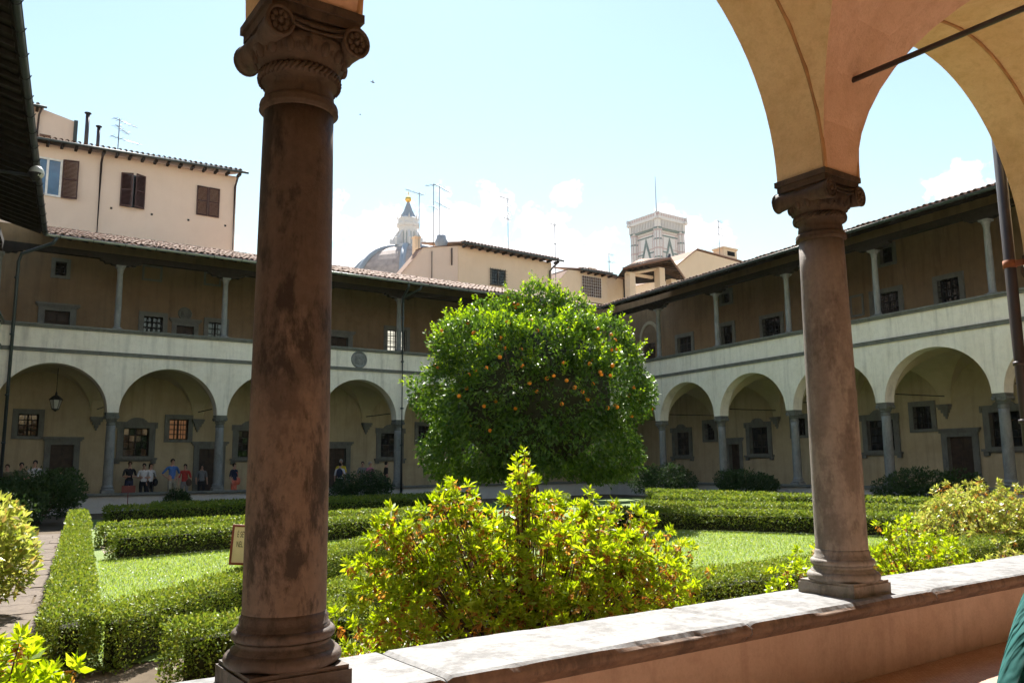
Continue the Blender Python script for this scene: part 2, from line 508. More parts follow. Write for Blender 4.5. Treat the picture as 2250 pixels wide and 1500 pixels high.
def np_mesh(name, V, F, mat, smooth=False):
    me = bpy.data.meshes.new(name)
    k = F.shape[1]
    me.vertices.add(len(V)); me.vertices.foreach_set('co', V.astype(np.float32).ravel())
    me.loops.add(F.size); me.loops.foreach_set('vertex_index', F.astype(np.int32).ravel())
    me.polygons.add(len(F))
    me.polygons.foreach_set('loop_start', np.arange(0, F.size, k, dtype=np.int32))
    me.polygons.foreach_set('loop_total', np.full(len(F), k, np.int32))
    me.update(calc_edges=True)
    me.materials.append(mat)
    return me
def unit(a):
    return a / np.maximum(np.linalg.norm(a, axis=-1, keepdims=True), 1e-9)
def leaves(C, D, L, Wd, roll_=None, fold=0.25):
    """one folded leaf (two quads sharing the midrib) per row: centre C, direction D, length L, width Wd"""
    n = len(C)
    D = unit(D)
    R = RNG.normal(size=(n, 3))
    S = unit(np.cross(D, R))
    Nn = np.cross(S, D)
    L = np.asarray(L).reshape(-1, 1); Wd = np.asarray(Wd).reshape(-1, 1)
    base = C
    tip = C + D * L - Nn * L * 0.12
    mid = C + D * L * 0.5
    lft = mid + S * Wd * 0.5 + Nn * Wd * fold
    rgt = mid - S * Wd * 0.5 + Nn * Wd * fold
    V = np.stack([base, rgt, tip, lft], 1).reshape(-1, 3)
    i = np.arange(n)[:, None] * 4
    F = np.concatenate([i, i + 1, i + 2, i + 3], 1)
    return V, F

# ------------------------------------------------------------------ wall frames (along, out towards the garden, up)
YA, XB, SK = 34.965, 31.243, 0.1305
HY = math.hypot(1, SK)
def FA(s, n, z): return (s, YA - n, z)
def FB(s, n, z): return (XB - SK / HY * s - n / HY, YA - s / HY + n * SK / HY, z)
def FC(s, n, z): return (1.62 - SK / HY * s + n / HY, YA - s / HY - n * SK / HY, z)
YN = 3.62
def FN(s, n, z): return (s, YN + n, z)
ZC, ZSPR, ZSILL, ZBAND, ZGUT = 0.73, 3.775, 7.0, 6.09, 10.09
FLOORZ = 0.2
PI = math.pi

# ------------------------------------------------------------------ column meshes (origin: top of the coping, own axes along/out/up)
def column_meshes(mat, matcap, suffix, n=28, matbase=None):
    matbase = matbase or mat
    b = MB()
    b.box(-.222, .222, -.222, .222, 0, .085)
    b.box(-.212, .212, -.212, .212, .085, .105)
    pl = b.mesh('plinth' + suffix, matbase)
    b = MB()
    tor = lambda r, z0, z1, k=6: [(r - (z1 - z0) / 2 + (z1 - z0) / 2 * math.sin(PI * i / k) , z0 + (z1 - z0) * (1 - math.cos(PI * i / k)) / 2) for i in range(k + 1)]
    prof = [(.2, .10)] + tor(.285, .104, .172) + [(.25, .174), (.25, .182), (.226, .196), (.224, .21), (.236, .222)] + tor(.25, .224, .276) + [(.222, .278), (.222, .29), (.212, .294), (.212, .325), (.198, .335), (.186, .35)]
    prof = [(r_ * .83 + .012, z_) for r_, z_ in prof[:-2]] + [(.182, .335), (.179, .35)]
    b.lathe(prof, n=n)
    ba = b.mesh('base' + suffix, matbase)
    b = MB()
    prof = [(.179, .349)] + [(.178 - .017 * (t ** 1.6), .36 + 2.24 * t) for t in [i / 10 for i in range(11)]]
    b.lathe(prof, n=n)
    sh = b.mesh('shaft' + suffix, mat)
    b = MB()
    b.lathe([(.162, 2.598), (.172, 2.605)] + tor(.196, 2.61, 2.66) + [(.176, 2.665), (.172, 2.70), (.174, 2.735), (.192, 2.745)] + tor(.212, 2.75, 2.79) + [(.205, 2.795), (.225, 2.83), (.252, 2.88), (.258, 2.905), (.25, 2.93), (.2, 2.93)], n=n)
    # rope ring
    for k in range(44):
        a, c_ = 2 * PI * k / 44, 2 * PI * (k + 1.5) / 44
        b.tube([(.212 * math.cos(a), .212 * math.sin(a), 2.752), (.216 * math.cos((a + c_) / 2), .216 * math.sin((a + c_) / 2), 2.77), (.212 * math.cos(c_), .212 * math.sin(c_), 2.788)], .011, 5)
    # egg and dart
    for k in range(16):
        a = 2 * PI * (k + .5) / 16
        b.ball((.236 * math.cos(a), .236 * math.sin(a), 2.868), .034, 8, 6, (.8, .8, 1.25))
        a += PI / 16
        b.ball((.24 * math.cos(a), .24 * math.sin(a), 2.868), .012, 5, 4, (.8, .8, 2.6))
    ec = b
    # abacus with a moulded edge and its channel
    ec.box(-.262, .262, -.255, .255, 3.04, 3.082)
    ec.box(-.246, .246, -.24, .24, 2.995, 3.04)
    ec.box(-.225, .225, -.22, .22, 2.93, 2.995)
    ec.v = [(x_ * (.87 if z_ > 2.72 else .93 if z_ > 2.62 else 1), y_ * (.87 if z_ > 2.72 else .93 if z_ > 2.62 else 1), z_) for x_, y_, z_ in ec.v]
    cap = ec.mesh('capital' + suffix, matcap)
    # volutes: bolsters running out-in on both sides, discs with rosettes on the two faces
    b = MB()
    for s in (-1, 1):
        rings = []
        K, n2 = 12, 14
        for i in range(K + 1):
            t = -1 + 2 * i / K
            r = .052 + .022 * abs(t) ** 1.5 + (.006 if abs(abs(t) - .35) < .09 else 0)
            rings.append((t * .262, r))
        idx = []
        for y, r in rings:
            idx.append([b.P((s * .212 + r * math.cos(2 * PI * k / n2), y, 2.925 + r * math.sin(2 * PI * k / n2))) for k in range(n2)])
        for A_, B_ in zip(idx, idx[1:]):
            for k in range(n2):
                b.f.append([A_[k], A_[(k + 1) % n2], B_[(k + 1) % n2], B_[k]]); b.sm.append(True)
        b.f.append(idx[0]); b.sm.append(False); b.f.append(idx[-1][::-1]); b.sm.append(False)
        for fy in (-1, 1):
            y = fy * .266
            b.tube([(s * .212 + .068 * math.cos(2 * PI * k / 24), y, 2.925 + .068 * math.sin(2 * PI * k / 24)) for k in range(25)], .011, 6)   # raised rim
            for k in range(8):       # petals
                a = 2 * PI * k / 8
                b.ball((s * .212 + .038 * math.cos(a), y, 2.925 + .038 * math.sin(a)), .0165, 8, 6, (1, .55, 1))
            b.ball((s * .212, y + fy * .006, 2.925), .015, 8, 6)
    # channel joining the volutes under the abacus
    for fy in (-1, 1):
        pts = [(-.2 + .4 * i / 10, fy * .235, 2.985 - .028 * math.sin(PI * i / 10)) for i in range(11)]
        b.tube(pts, .013, 6)
        pts = [(-.2 + .4 * i / 10, fy * .245, 2.957 - .03 * math.sin(PI * i / 10)) for i in range(11)]
        b.tube(pts, .009, 5)
    b.v = [(x_ * .865, y_ * .875, z_) for x_, y_, z_ in b.v]
    vo = b.mesh('volute' + suffix, matcap)
    zmap = lambda z: z * .87 if z < .36 else .3132 + (z - .36) * (3.047 - .3132) / (3.082 - .36)
    for me in (pl, ba, sh, cap, vo):
        for v_ in me.vertices:
            v_.co.z = zmap(v_.co.z)
    return pl, ba, sh, cap, vo
COLM = column_meshes(M_COLUMN, M_STONE, '')
COLML = column_meshes(M_NEARCOL_L, M_CAP, '_brown', 48, M_BASE_L)
COLMR = column_meshes(M_NEARCOL_R, M_CAP, '_grey', 48)
def add_column(parent, frame, s, meshes=COLM, label=None):
    pl, ba, sh, cap, vo = meshes
    c = inst('column', sh, parent, fmat(frame, s, 0, ZC))
    for nm, me in (('plinth', pl), ('base', ba), ('capital', cap), ('volutes', vo)):
        inst(nm, me, c, Matrix())
    if label: c['label'] = label
    return c

# ------------------------------------------------------------------ wing pieces
def arcade_wall(frame, cols, half, rise, ztop, t=0.5, n=26):
    b = MB(frame)
    h = t / 2
    for k, c in enumerate(cols):
        l = c - .205 if k else c - .205
        for nn in (-h, h):
            b.face([(c - .205, nn, ZSPR), (c + .205, nn, ZSPR), (c + .205, nn, ztop), (c - .205, nn, ztop)])
        b.face([(c - .205, -h, ZSPR), (c + .205, -h, ZSPR), (c + .205, h, ZSPR), (c - .205, h, ZSPR)])
    for a, c in zip(cols, cols[1:]):
        mid, R = (a + c) / 2, (c - a) / 2 - .205
        pts = [(mid - R * math.cos(PI * i / n), ZSPR + rise * math.sin(PI * i / n)) for i in range(n + 1)]
        for p, q in zip(pts, pts[1:]):
            for nn in (-h, h):
                b.face([(p[0], nn, p[1]), (q[0], nn, q[1]), (q[0], nn, ztop), (p[0], nn, ztop)])
            b.face([(p[0], -h, p[1]), (q[0], -h, q[1]), (q[0], h, q[1]), (p[0], h, p[1])], True)
    b.face([(cols[0] - .205, -h, ztop), (cols[-1] + .205, -h, ztop), (cols[-1] + .205, h, ztop), (cols[0] - .205, h, ztop)])
    return b
def vault(frame, cols, D, rise, t=0.5, webs=None, K=12):
    """groin vault over each bay plus the springing strips between bays; webs collects the lengthwise webs apart"""
    b = MB(frame)
    w = webs if webs is not None else b
    n0, n1 = -t / 2, -D
    nc, bb = (n0 + n1) / 2, (n0 - n1) / 2
    zf = lambda u: ZSPR + rise * math.sqrt(max(0.0, 1 - u * u))
    for a, c in zip(cols, cols[1:]):
        mid, aa = (a + c) / 2, (c - a) / 2 - .207
        for sg in (-1, 1):
            ts = [math.sin(PI / 2 * i / K) for i in range(K + 1)]
            ss = [math.sin(PI / 2 * (-1 + 2 * j / K)) for j in range(K + 1)]
            for i in range(K):
                for j in range(K):
                    q = []
                    for (t_, s_) in ((ts[i], ss[j]), (ts[i], ss[j + 1]), (ts[i + 1], ss[j + 1]), (ts[i + 1], ss[j])):
                        q.append((t_, s_))
                    # webs facing along the wall (cross barrel): v=+-t, u=t*s
                    b.face([(mid + aa * tt * s_, nc + sg * bb * tt, zf(tt * s_)) for tt, s_ in q], True)
                    w.face([(mid + sg * aa * tt, nc + bb * tt * s_, zf(tt * s_)) for tt, s_ in q], True)
    ends = sorted(cols)
    for c in ends:
        for i in range(K):
            v0, v1 = -math.cos(PI * i / K), -math.cos(PI * (i + 1) / K)
            w.face([(c - .207, nc + bb * v0, zf(v0)), (c + .207, nc + bb * v0, zf(v0)), (c + .207, nc + bb * v1, zf(v1)), (c - .207, nc + bb * v1, zf(v1))], True)
    return b
def wall_holes(frame, s0, s1, z0, z1, n, holes):
    """flat wall with rectangular openings"""
    b = MB(frame)
    S = sorted(set([s0, s1] + [x for h in holes for x in h[:2] if s0 < x < s1]))
    Z = sorted(set([z0, z1] + [x for h in holes for x in h[2:4] if z0 < x < z1]))
    for a, c in zip(S, S[1:]):
        for d, e in zip(Z, Z[1:]):
            ms, mz = (a + c) / 2, (d + e) / 2
            if any(h[0] < ms < h[1] and h[2] < mz < h[3] for h in holes):
                continue
            b.face([(a, n, d), (c, n, d), (c, n, e), (a, n, e)])
    return b
def reveal(b, s0, s1, z0, z1, n, dp):
    b.face([(s0, n, z0), (s0, n - dp, z0), (s0, n - dp, z1), (s0, n, z1)])
    b.face([(s1, n, z0), (s1, n - dp, z0), (s1, n - dp, z1), (s1, n, z1)])
    b.face([(s0, n, z1), (s1, n, z1), (s1, n - dp, z1), (s0, n - dp, z1)])
    b.face([(s0, n, z0), (s1, n, z0), (s1, n - dp, z0), (s0, n - dp, z0)])
def add_opening(parent, frame, n, kind, s0, s1, z0, z1, glass=None, grate=False):
    """stone-framed window or door in a back wall; s0..z1 is the outside of the stone frame. returns the hole"""
    w = s1 - s0
    if kind == 'door':
        fw_ = min(.24, w * .17)
        hs = (s0 + fw_, s1 - fw_, z0, z1 - .22)
        b = MB(frame)
        b.box(s0, hs[0], n, n + .07, z0, z1); b.box(hs[1], s1, n, n + .07, z0, z1); b.box(hs[0], hs[1], n, n + .07, hs[3], z1)
        b.box(s0 - .12, s1 + .12, n, n + .16, z1 + .002, z1 + .10)
        b.box(s0 - .06, s1 + .06, n, n + .11, z1 - .07, z1 + .001)
        reveal(b, *hs, n + .07, .3)
        o = b.build('door', M_STONE, parent)
        lf = MB(frame)
        mid = (hs[0] + hs[1]) / 2
        for a, c in ((hs[0], mid - .006), (mid + .006, hs[1])):
            lf.box(a, c, n - .2, n - .15, hs[2], hs[3])
            H = hs[3] - hs[2]
            for k in range(4):
                z = hs[2] + H * (k + .12) / 4
                lf.box(a + .06, c - .06, n - .15, n - .125, z, z + H * .19)
        lf.build('door_leaf', M_WOODDOOR, o)
        return hs
    if kind == 'blank':
        b = MB(frame)
        f = .09
        b.box(s0, s0 + f, n, n + .04, z0, z1); b.box(s1 - f, s1, n, n + .04, z0, z1)
        b.box(s0 + f, s1 - f, n, n + .04, z0, z0 + f); b.box(s0 + f, s1 - f, n, n + .04, z1 - f, z1)
        b.build('blind_window', M_STONE, parent)
        return None
    f = .2 if kind == 'square' else .25
    if w < .9: f = .15
    hs = (s0 + f, s1 - f, z0 + (.12 if kind == 'square' else .22), z1 - f)
    b = MB(frame)
    b.box(s0, hs[0], n, n + .07, z0, z1); b.box(hs[1], s1, n, n + .07, z0, z1)
    b.box(hs[0], hs[1], n, n + .07, z0, hs[2]); b.box(hs[0], hs[1], n, n + .07, hs[3], z1)
    if kind == 'ornate':
        m_ = (s0 + s1) / 2
        top = [(s0 - .07, z1 - .26), (s0 - .07, z1), (m_ - .42, z1), (m_ - .34, z1 + .09)] + [(m_ + .3 * math.sin(a), z1 + .09 + .1 * math.cos(a)) for a in [-PI / 2 + PI * i / 10 for i in range(11)]] + [(m_ + .34, z1 + .09), (m_ + .42, z1), (s1 + .07, z1), (s1 + .07, z1 - .26), (s1 - .02, z1 - .26), (s1 - .02, z1 - .08), (s0 + .02, z1 - .08), (s0 + .02, z1 - .26)]
        b.prism(top, n + .071, n + .12)
        b.box(s0 - .1, s1 + .1, n + .001, n + .17, z0 + .06, z0 + .15)
        for sx in (s0 - .06, s1 - .14):
            b.box(sx, sx + .2, n + .001, n + .11, z0 - .1, z0 + .06)
    reveal(b, *hs, n + .07, .32)
    o = b.build('window', M_STONE, parent)
    g = glass or M_GLASS
    # casement: frame, glazing bars, panes
    ns, nz = (4, 4) if w > 1.2 else (3, 4)
    ca = MB(frame)
    W_, H_ = hs[1] - hs[0], hs[3] - hs[2]
    gn = n - .19
    ca.box(hs[0], hs[0] + .05, gn, gn + .05, hs[2], hs[3]); ca.box(hs[1] - .05, hs[1], gn, gn + .05, hs[2], hs[3])
    ca.box((hs[0] + hs[1]) / 2 - .035, (hs[0] + hs[1]) / 2 + .035, gn + .001, gn + .055, hs[2], hs[3])
    for k in range(nz + 1):
        z = hs[2] + (H_ - .04) * k / nz
        ca.box(hs[0] + .05, hs[1] - .05, gn + .004, gn + .04, z, z + .04)
    for k in range(1, ns):
        if k * 2 == ns: continue
        s = hs[0] + W_ * k / ns
        ca.box(s - .012, s + .012, gn + .006, gn + .036, hs[2], hs[3])
    ca.build('casement', M_WOODDK, o)
    for i in range(ns):
        for k in range(nz):
            a, c = hs[0] + W_ * i / ns, hs[0] + W_ * (i + 1) / ns
            d, e = hs[2] + H_ * k / nz, hs[2] + H_ * (k + 1) / nz
            p = MB(frame)
            tl = random.uniform(-.006, .006)
            p.face([(a, gn + .012 + tl, d), (c, gn + .012 - tl, d), (c, gn + .012 - tl, e), (a, gn + .012 + tl, e)])
            p.build('pane', g, o)
    if grate:
        gr = MB(frame)
        k = max(3, int(W_ / .17)); q = max(3, int(H_ / .2))
        for i in range(1, k):
            s = hs[0] + W_ * i / k
            gr.box(s - .011, s + .011, n - .02, n + .002, hs[2], hs[3])
        for i in range(1, q):
            z = hs[2] + H_ * i / q
            gr.box(hs[0], hs[1], n - .018, n + .004, z - .011, z + .011)
        gr.build('grating', M_IRON, o)
    return hs
def half_tile():
    b = MB()
    n, L = 8, .46
    for r0, r1, z in ((.095, .075, 0), (.082, .062, 0)):
        pass
    P0 = [(.095 * math.cos(PI * i / n), 0, .095 * math.sin(PI * i / n)) for i in range(n + 1)]
    P1 = [(.075 * math.cos(PI * i / n), -L, .075 * math.sin(PI * i / n)) for i in range(n + 1)]
    I0 = [(x * .84, y, z * .84) for x, y, z in P0]
    for i in range(n):
        b.face([P0[i], P0[i + 1], P1[i + 1], P1[i]], True)
        b.face([P0[i], P0[i + 1], I0[i + 1], I0[i]])
    return b.mesh('tile', M_TILE)
TILE = half_tile()
def roof(parent, frame, s0, s1, slope, run, tiles=True, sc0=None, sc1=None):
    """roof slab over rafters; front edge at the gutter; first row of cover tiles one by one"""
    ov = 1.4
    tn = math.tan(slope)
    zr = lambda n: ZGUT + .06 + (ov - n) * tn
    b = MB(frame)
    b.face([(s0, ov, zr(ov)), (s1, ov, zr(ov)), (s1, ov - run, zr(ov - run)), (s0, ov - run, zr(ov - run))])
    b.face([(s0, ov - run, zr(ov - run)), (s1, ov - run, zr(ov - run)), (s1, ov - 2 * run, zr(ov)), (s0, ov - 2 * run, zr(ov))])
    rf = b.build('roof', M_TILE, parent)
    so = MB(frame)
    so.box(s0, s1, ov - .02, ov, ZGUT - .02, ZGUT + .05)
    so.face([(s0, ov - .02, ZGUT + .035), (s1, ov - .02, ZGUT + .035), (s1, -4.2, ZGUT + .035 + (ov + 4.2) * tn), (s0, -4.2, ZGUT + .035 + (ov + 4.2) * tn)])
    so.build('eave_boarding', M_WOODDK, rf)
    # rafters
    L = 3.2
    ra = MB()
    ra.v = []
    ra.face([(-.05, 0, 0), (.05, 0, 0), (.05, -L, L * tn), (-.05, -L, L * tn)])
    ra.face([(-.05, 0, -.0), (-.05, 0, .12), (-.05, -L, L * tn + .12), (-.05, -L, L * tn)])
    ra.face([(.05, 0, -.0), (.05, 0, .12), (.05, -L, L * tn + .12), (.05, -L, L * tn)])
    ra.face([(-.05, 0, 0), (.05, 0, 0), (.05, 0, .12), (-.05, 0, .12)])
    rme = ra.mesh('rafter', M_WOODDK)
    k = int((s1 - s0) / .55)
    for i in range(k):
        s = s0 + .3 + i * .55
        inst('rafter', rme, rf, fmat(frame, s, ov - .05, ZGUT - .10))
    if tiles:
        K = int((s1 - s0) / .225)
        V, F = [], []
        pitch_ = Matrix.Rotation(-slope, 4, 'X')
        base = [tuple(pitch_ @ v.co) for v in TILE.vertices]
        polys = [list(p.vertices) for p in TILE.polygons]
        for i in range(K):
            s = s0 + .11 + i * .225
            jit = random.uniform(-.03, .03)
            if (sc0 is None or s > sc0) and (sc1 is None or s < sc1):
                mm = fmat(frame, s, ov + .05 + jit, zr(ov) - .015 + random.uniform(-.01, .012)) @ pitch_ @ Matrix.Rotation(random.uniform(-.06, .06), 4, 'Z')
                inst('tile', TILE, rf, mm)
            for r in range(1, int(run / math.cos(slope) / .34)):
                y = ov - r * .34 * math.cos(slope) + random.uniform(-.03, .03)
                z = zr(y) + random.uniform(-.012, .02)
                ds = random.uniform(-.022, .022)
                o = len(V)
                V += [frame(s + p[0] + ds, y + p[1], z + p[2]) for p in base]
                F += [[o + q for q in pl] for pl in polys]
        me = bpy.data.meshes.new('tile_field')
        me.from_pydata(V, [], F)
        me.materials.append(M_TILE)
        o = bpy.data.objects.new('tile_field', me)
        o.parent = rf
        o['kind'] = 'stuff'
        link(o)
    return rf
def gutter(parent, frame, s0, s1, mat):
    b = MB(frame)
    n = 8
    prof = [(1.47 + .075 * math.cos(PI + PI * i / n), ZGUT + .075 * math.sin(PI + PI * i / n)) for i in range(n + 1)]
    for p, q in zip(prof, prof[1:]):
        b.face([(s0, p[0], p[1]), (s1, p[0], p[1]), (s1, q[0], q[1]), (s0, q[0], q[1])], True)
        b.face([(s0, p[0] * .993 + .01, p[1] + .008), (s1, p[0] * .993 + .01, p[1] + .008), (s1, q[0] * .993 + .01, q[1] + .008), (s0, q[0] * .993 + .01, q[1] + .008)], True)
    b.tube([(s0, 1.548, ZGUT + .004), (s1, 1.548, ZGUT + .004)], .014, 6)
    o = b.build('gutter', mat, parent)
    br = MB()
    br.tube([(0, -.1, .02), (0, 0, -.1), (0, .07, -.092), (0, .12, -.05), (0, .155, .02)], .012, 5)
    me = br.mesh('gutter_bracket', M_IRON)
    k = int((s1 - s0) / 1.1)
    for i in range(k):
        inst('gutter_bracket', me, o, fmat(frame, s0 + .5 + i * 1.1, 1.43, ZGUT))
    return o
def upper_column_mesh():
    b = MB()
    b.box(-.17, .17, -.17, .17, 0, .06)
    b.lathe([(.15, .06), (.155, .085), (.15, .11), (.125, .13), (.115, .16), (.118, 1.1), (.10, 2.32), (.115, 2.34), (.125, 2.365), (.11, 2.39), (.13, 2.43), (.17, 2.5), (.16, 2.5)], n=16)
    b.box(-.17, .17, -.17, .17, 2.5, 2.57)
    return b.mesh('upper_column', M_COLUMN)
UPCOL = upper_column_mesh()
def bracket_mesh():
    b = MB()
    prof = [(-.75, .2), (.75, .2), (.75, .13), (.62, .12), (.55, .03), (.38, .05), (.3, 0), (-.3, 0), (-.38, .05), (-.55, .03), (-.62, .12), (-.75, .13)]
    b.prism(prof, -.12, .12)
    return b.mesh('timber_bracket', M_WOODDK)
BRACKET = bracket_mesh()

def build_wing(name, label, frame, cols, s0, s1, D, rise, gutmat, lower=(), upper=(), detail=True, tile_range=(None, None), slope=rad(16.5), eave_s=(None, None)):
    w = empty(name, frame((s0 + s1) / 2, 0, 0))
    tag(w, label, 'building', 'wings round the cloister garden')
    # children are built in world space: keep the parent's offset out of them
    inv = Matrix.Translation(-Vector(w.location))
    root = w
    made = []
    # low wall and its ledge
    b = MB(frame); b.box(s0, s1, -.19, .19, 0, .62); made.append(b.build('low_wall', M_PALEWALL, root))
    b = MB(frame); b.box(s0, s1, -.30, .30, .645, ZC); b.box(s0, s1, -.25, .25, .62, .645); made.append(b.build('ledge', M_STONE, root))
    for c in cols:
        made.append(add_column(root, frame, c))
    bw = arcade_wall(frame, cols, None, rise, 6.85)
    aw = bw.build('arcade_wall', M_FACADE, root); made.append(aw)
    b = MB(frame)
    b.box(s0, s1, .25, .30, 5.95, 6.055); b.box(s0, s1, .25, .325, 6.055, ZBAND)
    made.append(b.build('string_course', M_STONE, root))
    b = MB(frame)
    b.box(s0, s1, -.28, .31, 6.852, 6.93); b.box(s0, s1, -.31, .36, 6.93, ZSILL)
    made.append(b.build('parapet_sill', M_STONE, root))
    made.append(vault(frame, cols, D, rise + .05, K=8).build('vault', M_VAULT, root))
    b = MB(frame); b.box(s0 - 1, s1 + 1, -D - .3, -.2, 6.0, 6.25); made.append(b.build('upper_floor', M_STONE, root))
    lowh, uph = [], []
    for k, *r in lower:
        kw = {}
        if len(r) > 4: kw = r[4]; r = r[:4]
        h = add_opening(root, frame, -D, k, *r, **kw)
        if h: lowh.append(h)
    for k, *r in upper:
        kw = {}
        if len(r) > 4: kw = r[4]; r = r[:4]
        h = add_opening(root, frame, -D, k, *r, **kw)
        if h: uph.append(h)
    made.append(wall_holes(frame, s0 - 4, s1 + 4, FLOORZ, 6.0, -D, lowh).build('back_wall', M_BACK, root))
    made.append(wall_holes(frame, s0 - 4, s1 + 4, 6.25, 11.6, -D, uph).build('upper_back_wall', M_BACKUP, root))
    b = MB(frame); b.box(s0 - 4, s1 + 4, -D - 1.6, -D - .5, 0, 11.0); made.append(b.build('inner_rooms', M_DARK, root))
    # vault corbels on the back wall and iron tie rods
    for c in cols:
        b = MB(frame)
        for i, (hw, dp, z0, z1) in enumerate(((.26, .24, 3.70, 3.80), (.22, .2, 3.6, 3.70), (.15, .14, 3.47, 3.6), (.08, .09, 3.34, 3.47), (.035, .05, 3.24, 3.34))):
            b.box(c - hw, c + hw, -D, -D + dp, z0, z1)
        b.build('vault_corbel', M_STONE, root)
        b = MB(frame); b.tube([(c, -.2, 4.12), (c, -D, 4.12)], .022, 6); b.build('tie_rod', M_IRON, root)
    # upper loggia
    for c in cols:
        u = inst('upper_column', UPCOL, root, fmat(frame, c, 0, ZSILL))
        inst('timber_bracket', BRACKET, u, Matrix.Translation((0, 0, 2.571)))
    b = MB(frame); b.box(s0, s1, -.13, .13, 9.775, 10.0); made.append(b.build('timber_beam', M_WOODDK, root))
    e0 = s0 if eave_s[0] is None else eave_s[0]
    e1 = s1 if eave_s[1] is None else eave_s[1]
    roof(root, frame, e0, e1, slope, 6.0, detail, *tile_range)
    gutter(root, frame, e0, e1, gutmat)
    # parts stay where they were built although the Empty stands at the wing's foot
    for ch in root.children:
        ch.matrix_basis = inv @ ch.matrix_basis
    return w

def downpipe(parent, frame, pts, r, mat, clamps=()):
    b = MB(frame)
    b.tube(pts, r, 10)
    for c in clamps:
        b.tube([(c[0], c[1], c[2] - .03), (c[0], c[1], c[2] + .03)], r + .018, 10)
    o = b.build('downpipe', mat, None)
    o.parent = parent
    o.matrix_basis = Matrix.Translation(-Vector(parent.location))
    return o

# ------------------------------------------------------------------ the ground
b = MB(); b.face([(-700, -700, -.03), (900, -700, -.03), (900, 900, -.03), (-700, 900, -.03)])
tag(b.build('ground', M_GROUND), kind='structure')
gl = [(1.0, 7.95), (2.3, 7.95), (2.3, 6.9), (26.4, 6.9), (29.2, 30.6), (4.0, 30.6)]
b = MB(); b.face([(x, y, 0.0) for x, y in gl])
tag(b.build('lawn', M_LAWN), kind='structure')
b = MB(); b.face([(-3.0, 3.95, -.012), (28, 3.95, -.012), (28, 8.1, -.012), (-3, 8.1, -.012)])
tag(b.build('flower_bed', M_SOIL), kind='structure')
b = MB(); b.face([(3.6, 30.6, -.016), (30, 30.6, -.016), (30.6, 34.7, -.016), (3.0, 34.7, -.016)])
tag(b.build('flower_bed_strip', M_SOIL), kind='structure')
# garden walks between the hedges (gravel)
b = MB()
b.face([(3.0, 18.2, .004), (13, 18.4, .004), (13, 19.9, .004), (3.2, 20.0, .004)])
b.face([(1.6, 6.9, .008), (3.4, 6.9, .008), (13.6, 17.6, .008), (12.0, 18.6, .008)])
b.face([(16.0, 17.0, .012), (18.9, 9.0, .012), (20.9, 9.6, .012), (17.8, 17.4, .012)])
tag(b.build('garden_path', M_GROUND), kind='structure')
# flagged walk along the west wing
pth = MB(); pth.face([(-1.8, 3.95, -.008), (.45, 3.95, -.008), (4.2, 33, -.008), (1.9, 33, -.008)])
pth = tag(pth.build('flagged_path', M_SOIL), kind='structure')
for r in range(26):
    y = 4.3 + r * .78
    xs = y * .134 - .35
    x0 = xs - 1.75 + (r % 2) * .3
    for k in range(3):
        x1 = x0 + random.uniform(.75, .95)
        if x0 > xs + .1: break
        x1 = min(x1, xs + .2)
        b = MB()
        z = .012 + random.uniform(-.006, .006)
        j = lambda: random.uniform(-.012, .012)
        b.prism([(0, 0)], 0, 0) if False else None
        q = [(x0 + .012 + j(), y + .012 + j()), (x1 - .012 + j(), y + .012 + j()), (x1 - .012 + .1 + j(), y + .76 + j()), (x0 + .012 + .1 + j(), y + .76 + j())]
        lo = [b.P((px, py, -.02)) for px, py in q]; hi = [b.P((px, py, z)) for px, py in q]
        b.f.append(hi); b.sm.append(False)
        for i in range(4):
            b.f.append([lo[i], lo[(i + 1) % 4], hi[(i + 1) % 4], hi[i]]); b.sm.append(False)
        b.build('paving_slab', M_SLAB, pth)
        x0 = x1
b = MB(); b.face([(-6, -.9, FLOORZ), (32, -.9, FLOORZ), (32, 3.45, FLOORZ), (-6, 3.45, FLOORZ)])
tag(b.build('loggia_floor', M_FLOOR), kind='structure')
for nm, fr, a, c in (('loggia_floor', FA, -2, 36), ('loggia_floor', FB, -3, 32), ('loggia_floor', FC, -3, 34)):
    b = MB(fr); b.face([(a, .2, FLOORZ), (c, .2, FLOORZ), (c, -3.6, FLOORZ), (a, -3.6, FLOORZ)])
    tag(b.build(nm, M_FLOOR), kind='structure')

# ------------------------------------------------------------------ the four wings
D = 3.5
colsA = [1.62 + 4.1 * k for k in range(8)]
lowA = [('square', 2.69, 3.81, 2.86, 4.06), ('door', 3.88, 5.17, FLOORZ, 2.86), ('ornate', 6.55, 8.07, 1.95, 3.62),
        ('square', 8.43, 9.62, 2.77, 3.98, dict(glass=M_AMBER, grate=True)), ('door', 9.71, 11.09, FLOORZ, 2.71),
        ('ornate', 11.4, 12.95, 1.9, 3.58), ('square', 13.4, 14.6, 2.75, 3.95), ('door', 15.7, 17.2, FLOORZ, 2.75),
        ('ornate', 18.6, 20.15, 1.88, 3.56), ('square', 20.8, 22.1, 2.72, 3.92, dict(grate=True)), ('door', 23.0, 24.5, FLOORZ, 2.75),
        ('ornate', 25.6, 27.2, 1.88, 3.56)]
upA = [('square', 3.65, 4.37, 9.53, 10.38), ('blank', 7.17, 8.01, 9.85, 10.56), ('blank', 9.81, 10.59, 9.94, 10.57),
       ('door', 3.3, 4.7, 6.26, 8.36), ('square', 7.13, 8.33, 7.2, 8.46, dict(grate=True)), ('door', 8.52, 9.66, 6.26, 8.18),
       ('square', 9.9, 11.0, 7.1, 8.44), ('door', 15.75, 17.2, 6.26, 8.28), ('square', 18.95, 20.45, 7.4, 8.88, dict(grate=True, glass=M_GLOWGLASS)),
       ('door', 23.2, 24.6, 6.26, 8.3), ('square', 26.4, 27.8, 7.4, 8.8)]
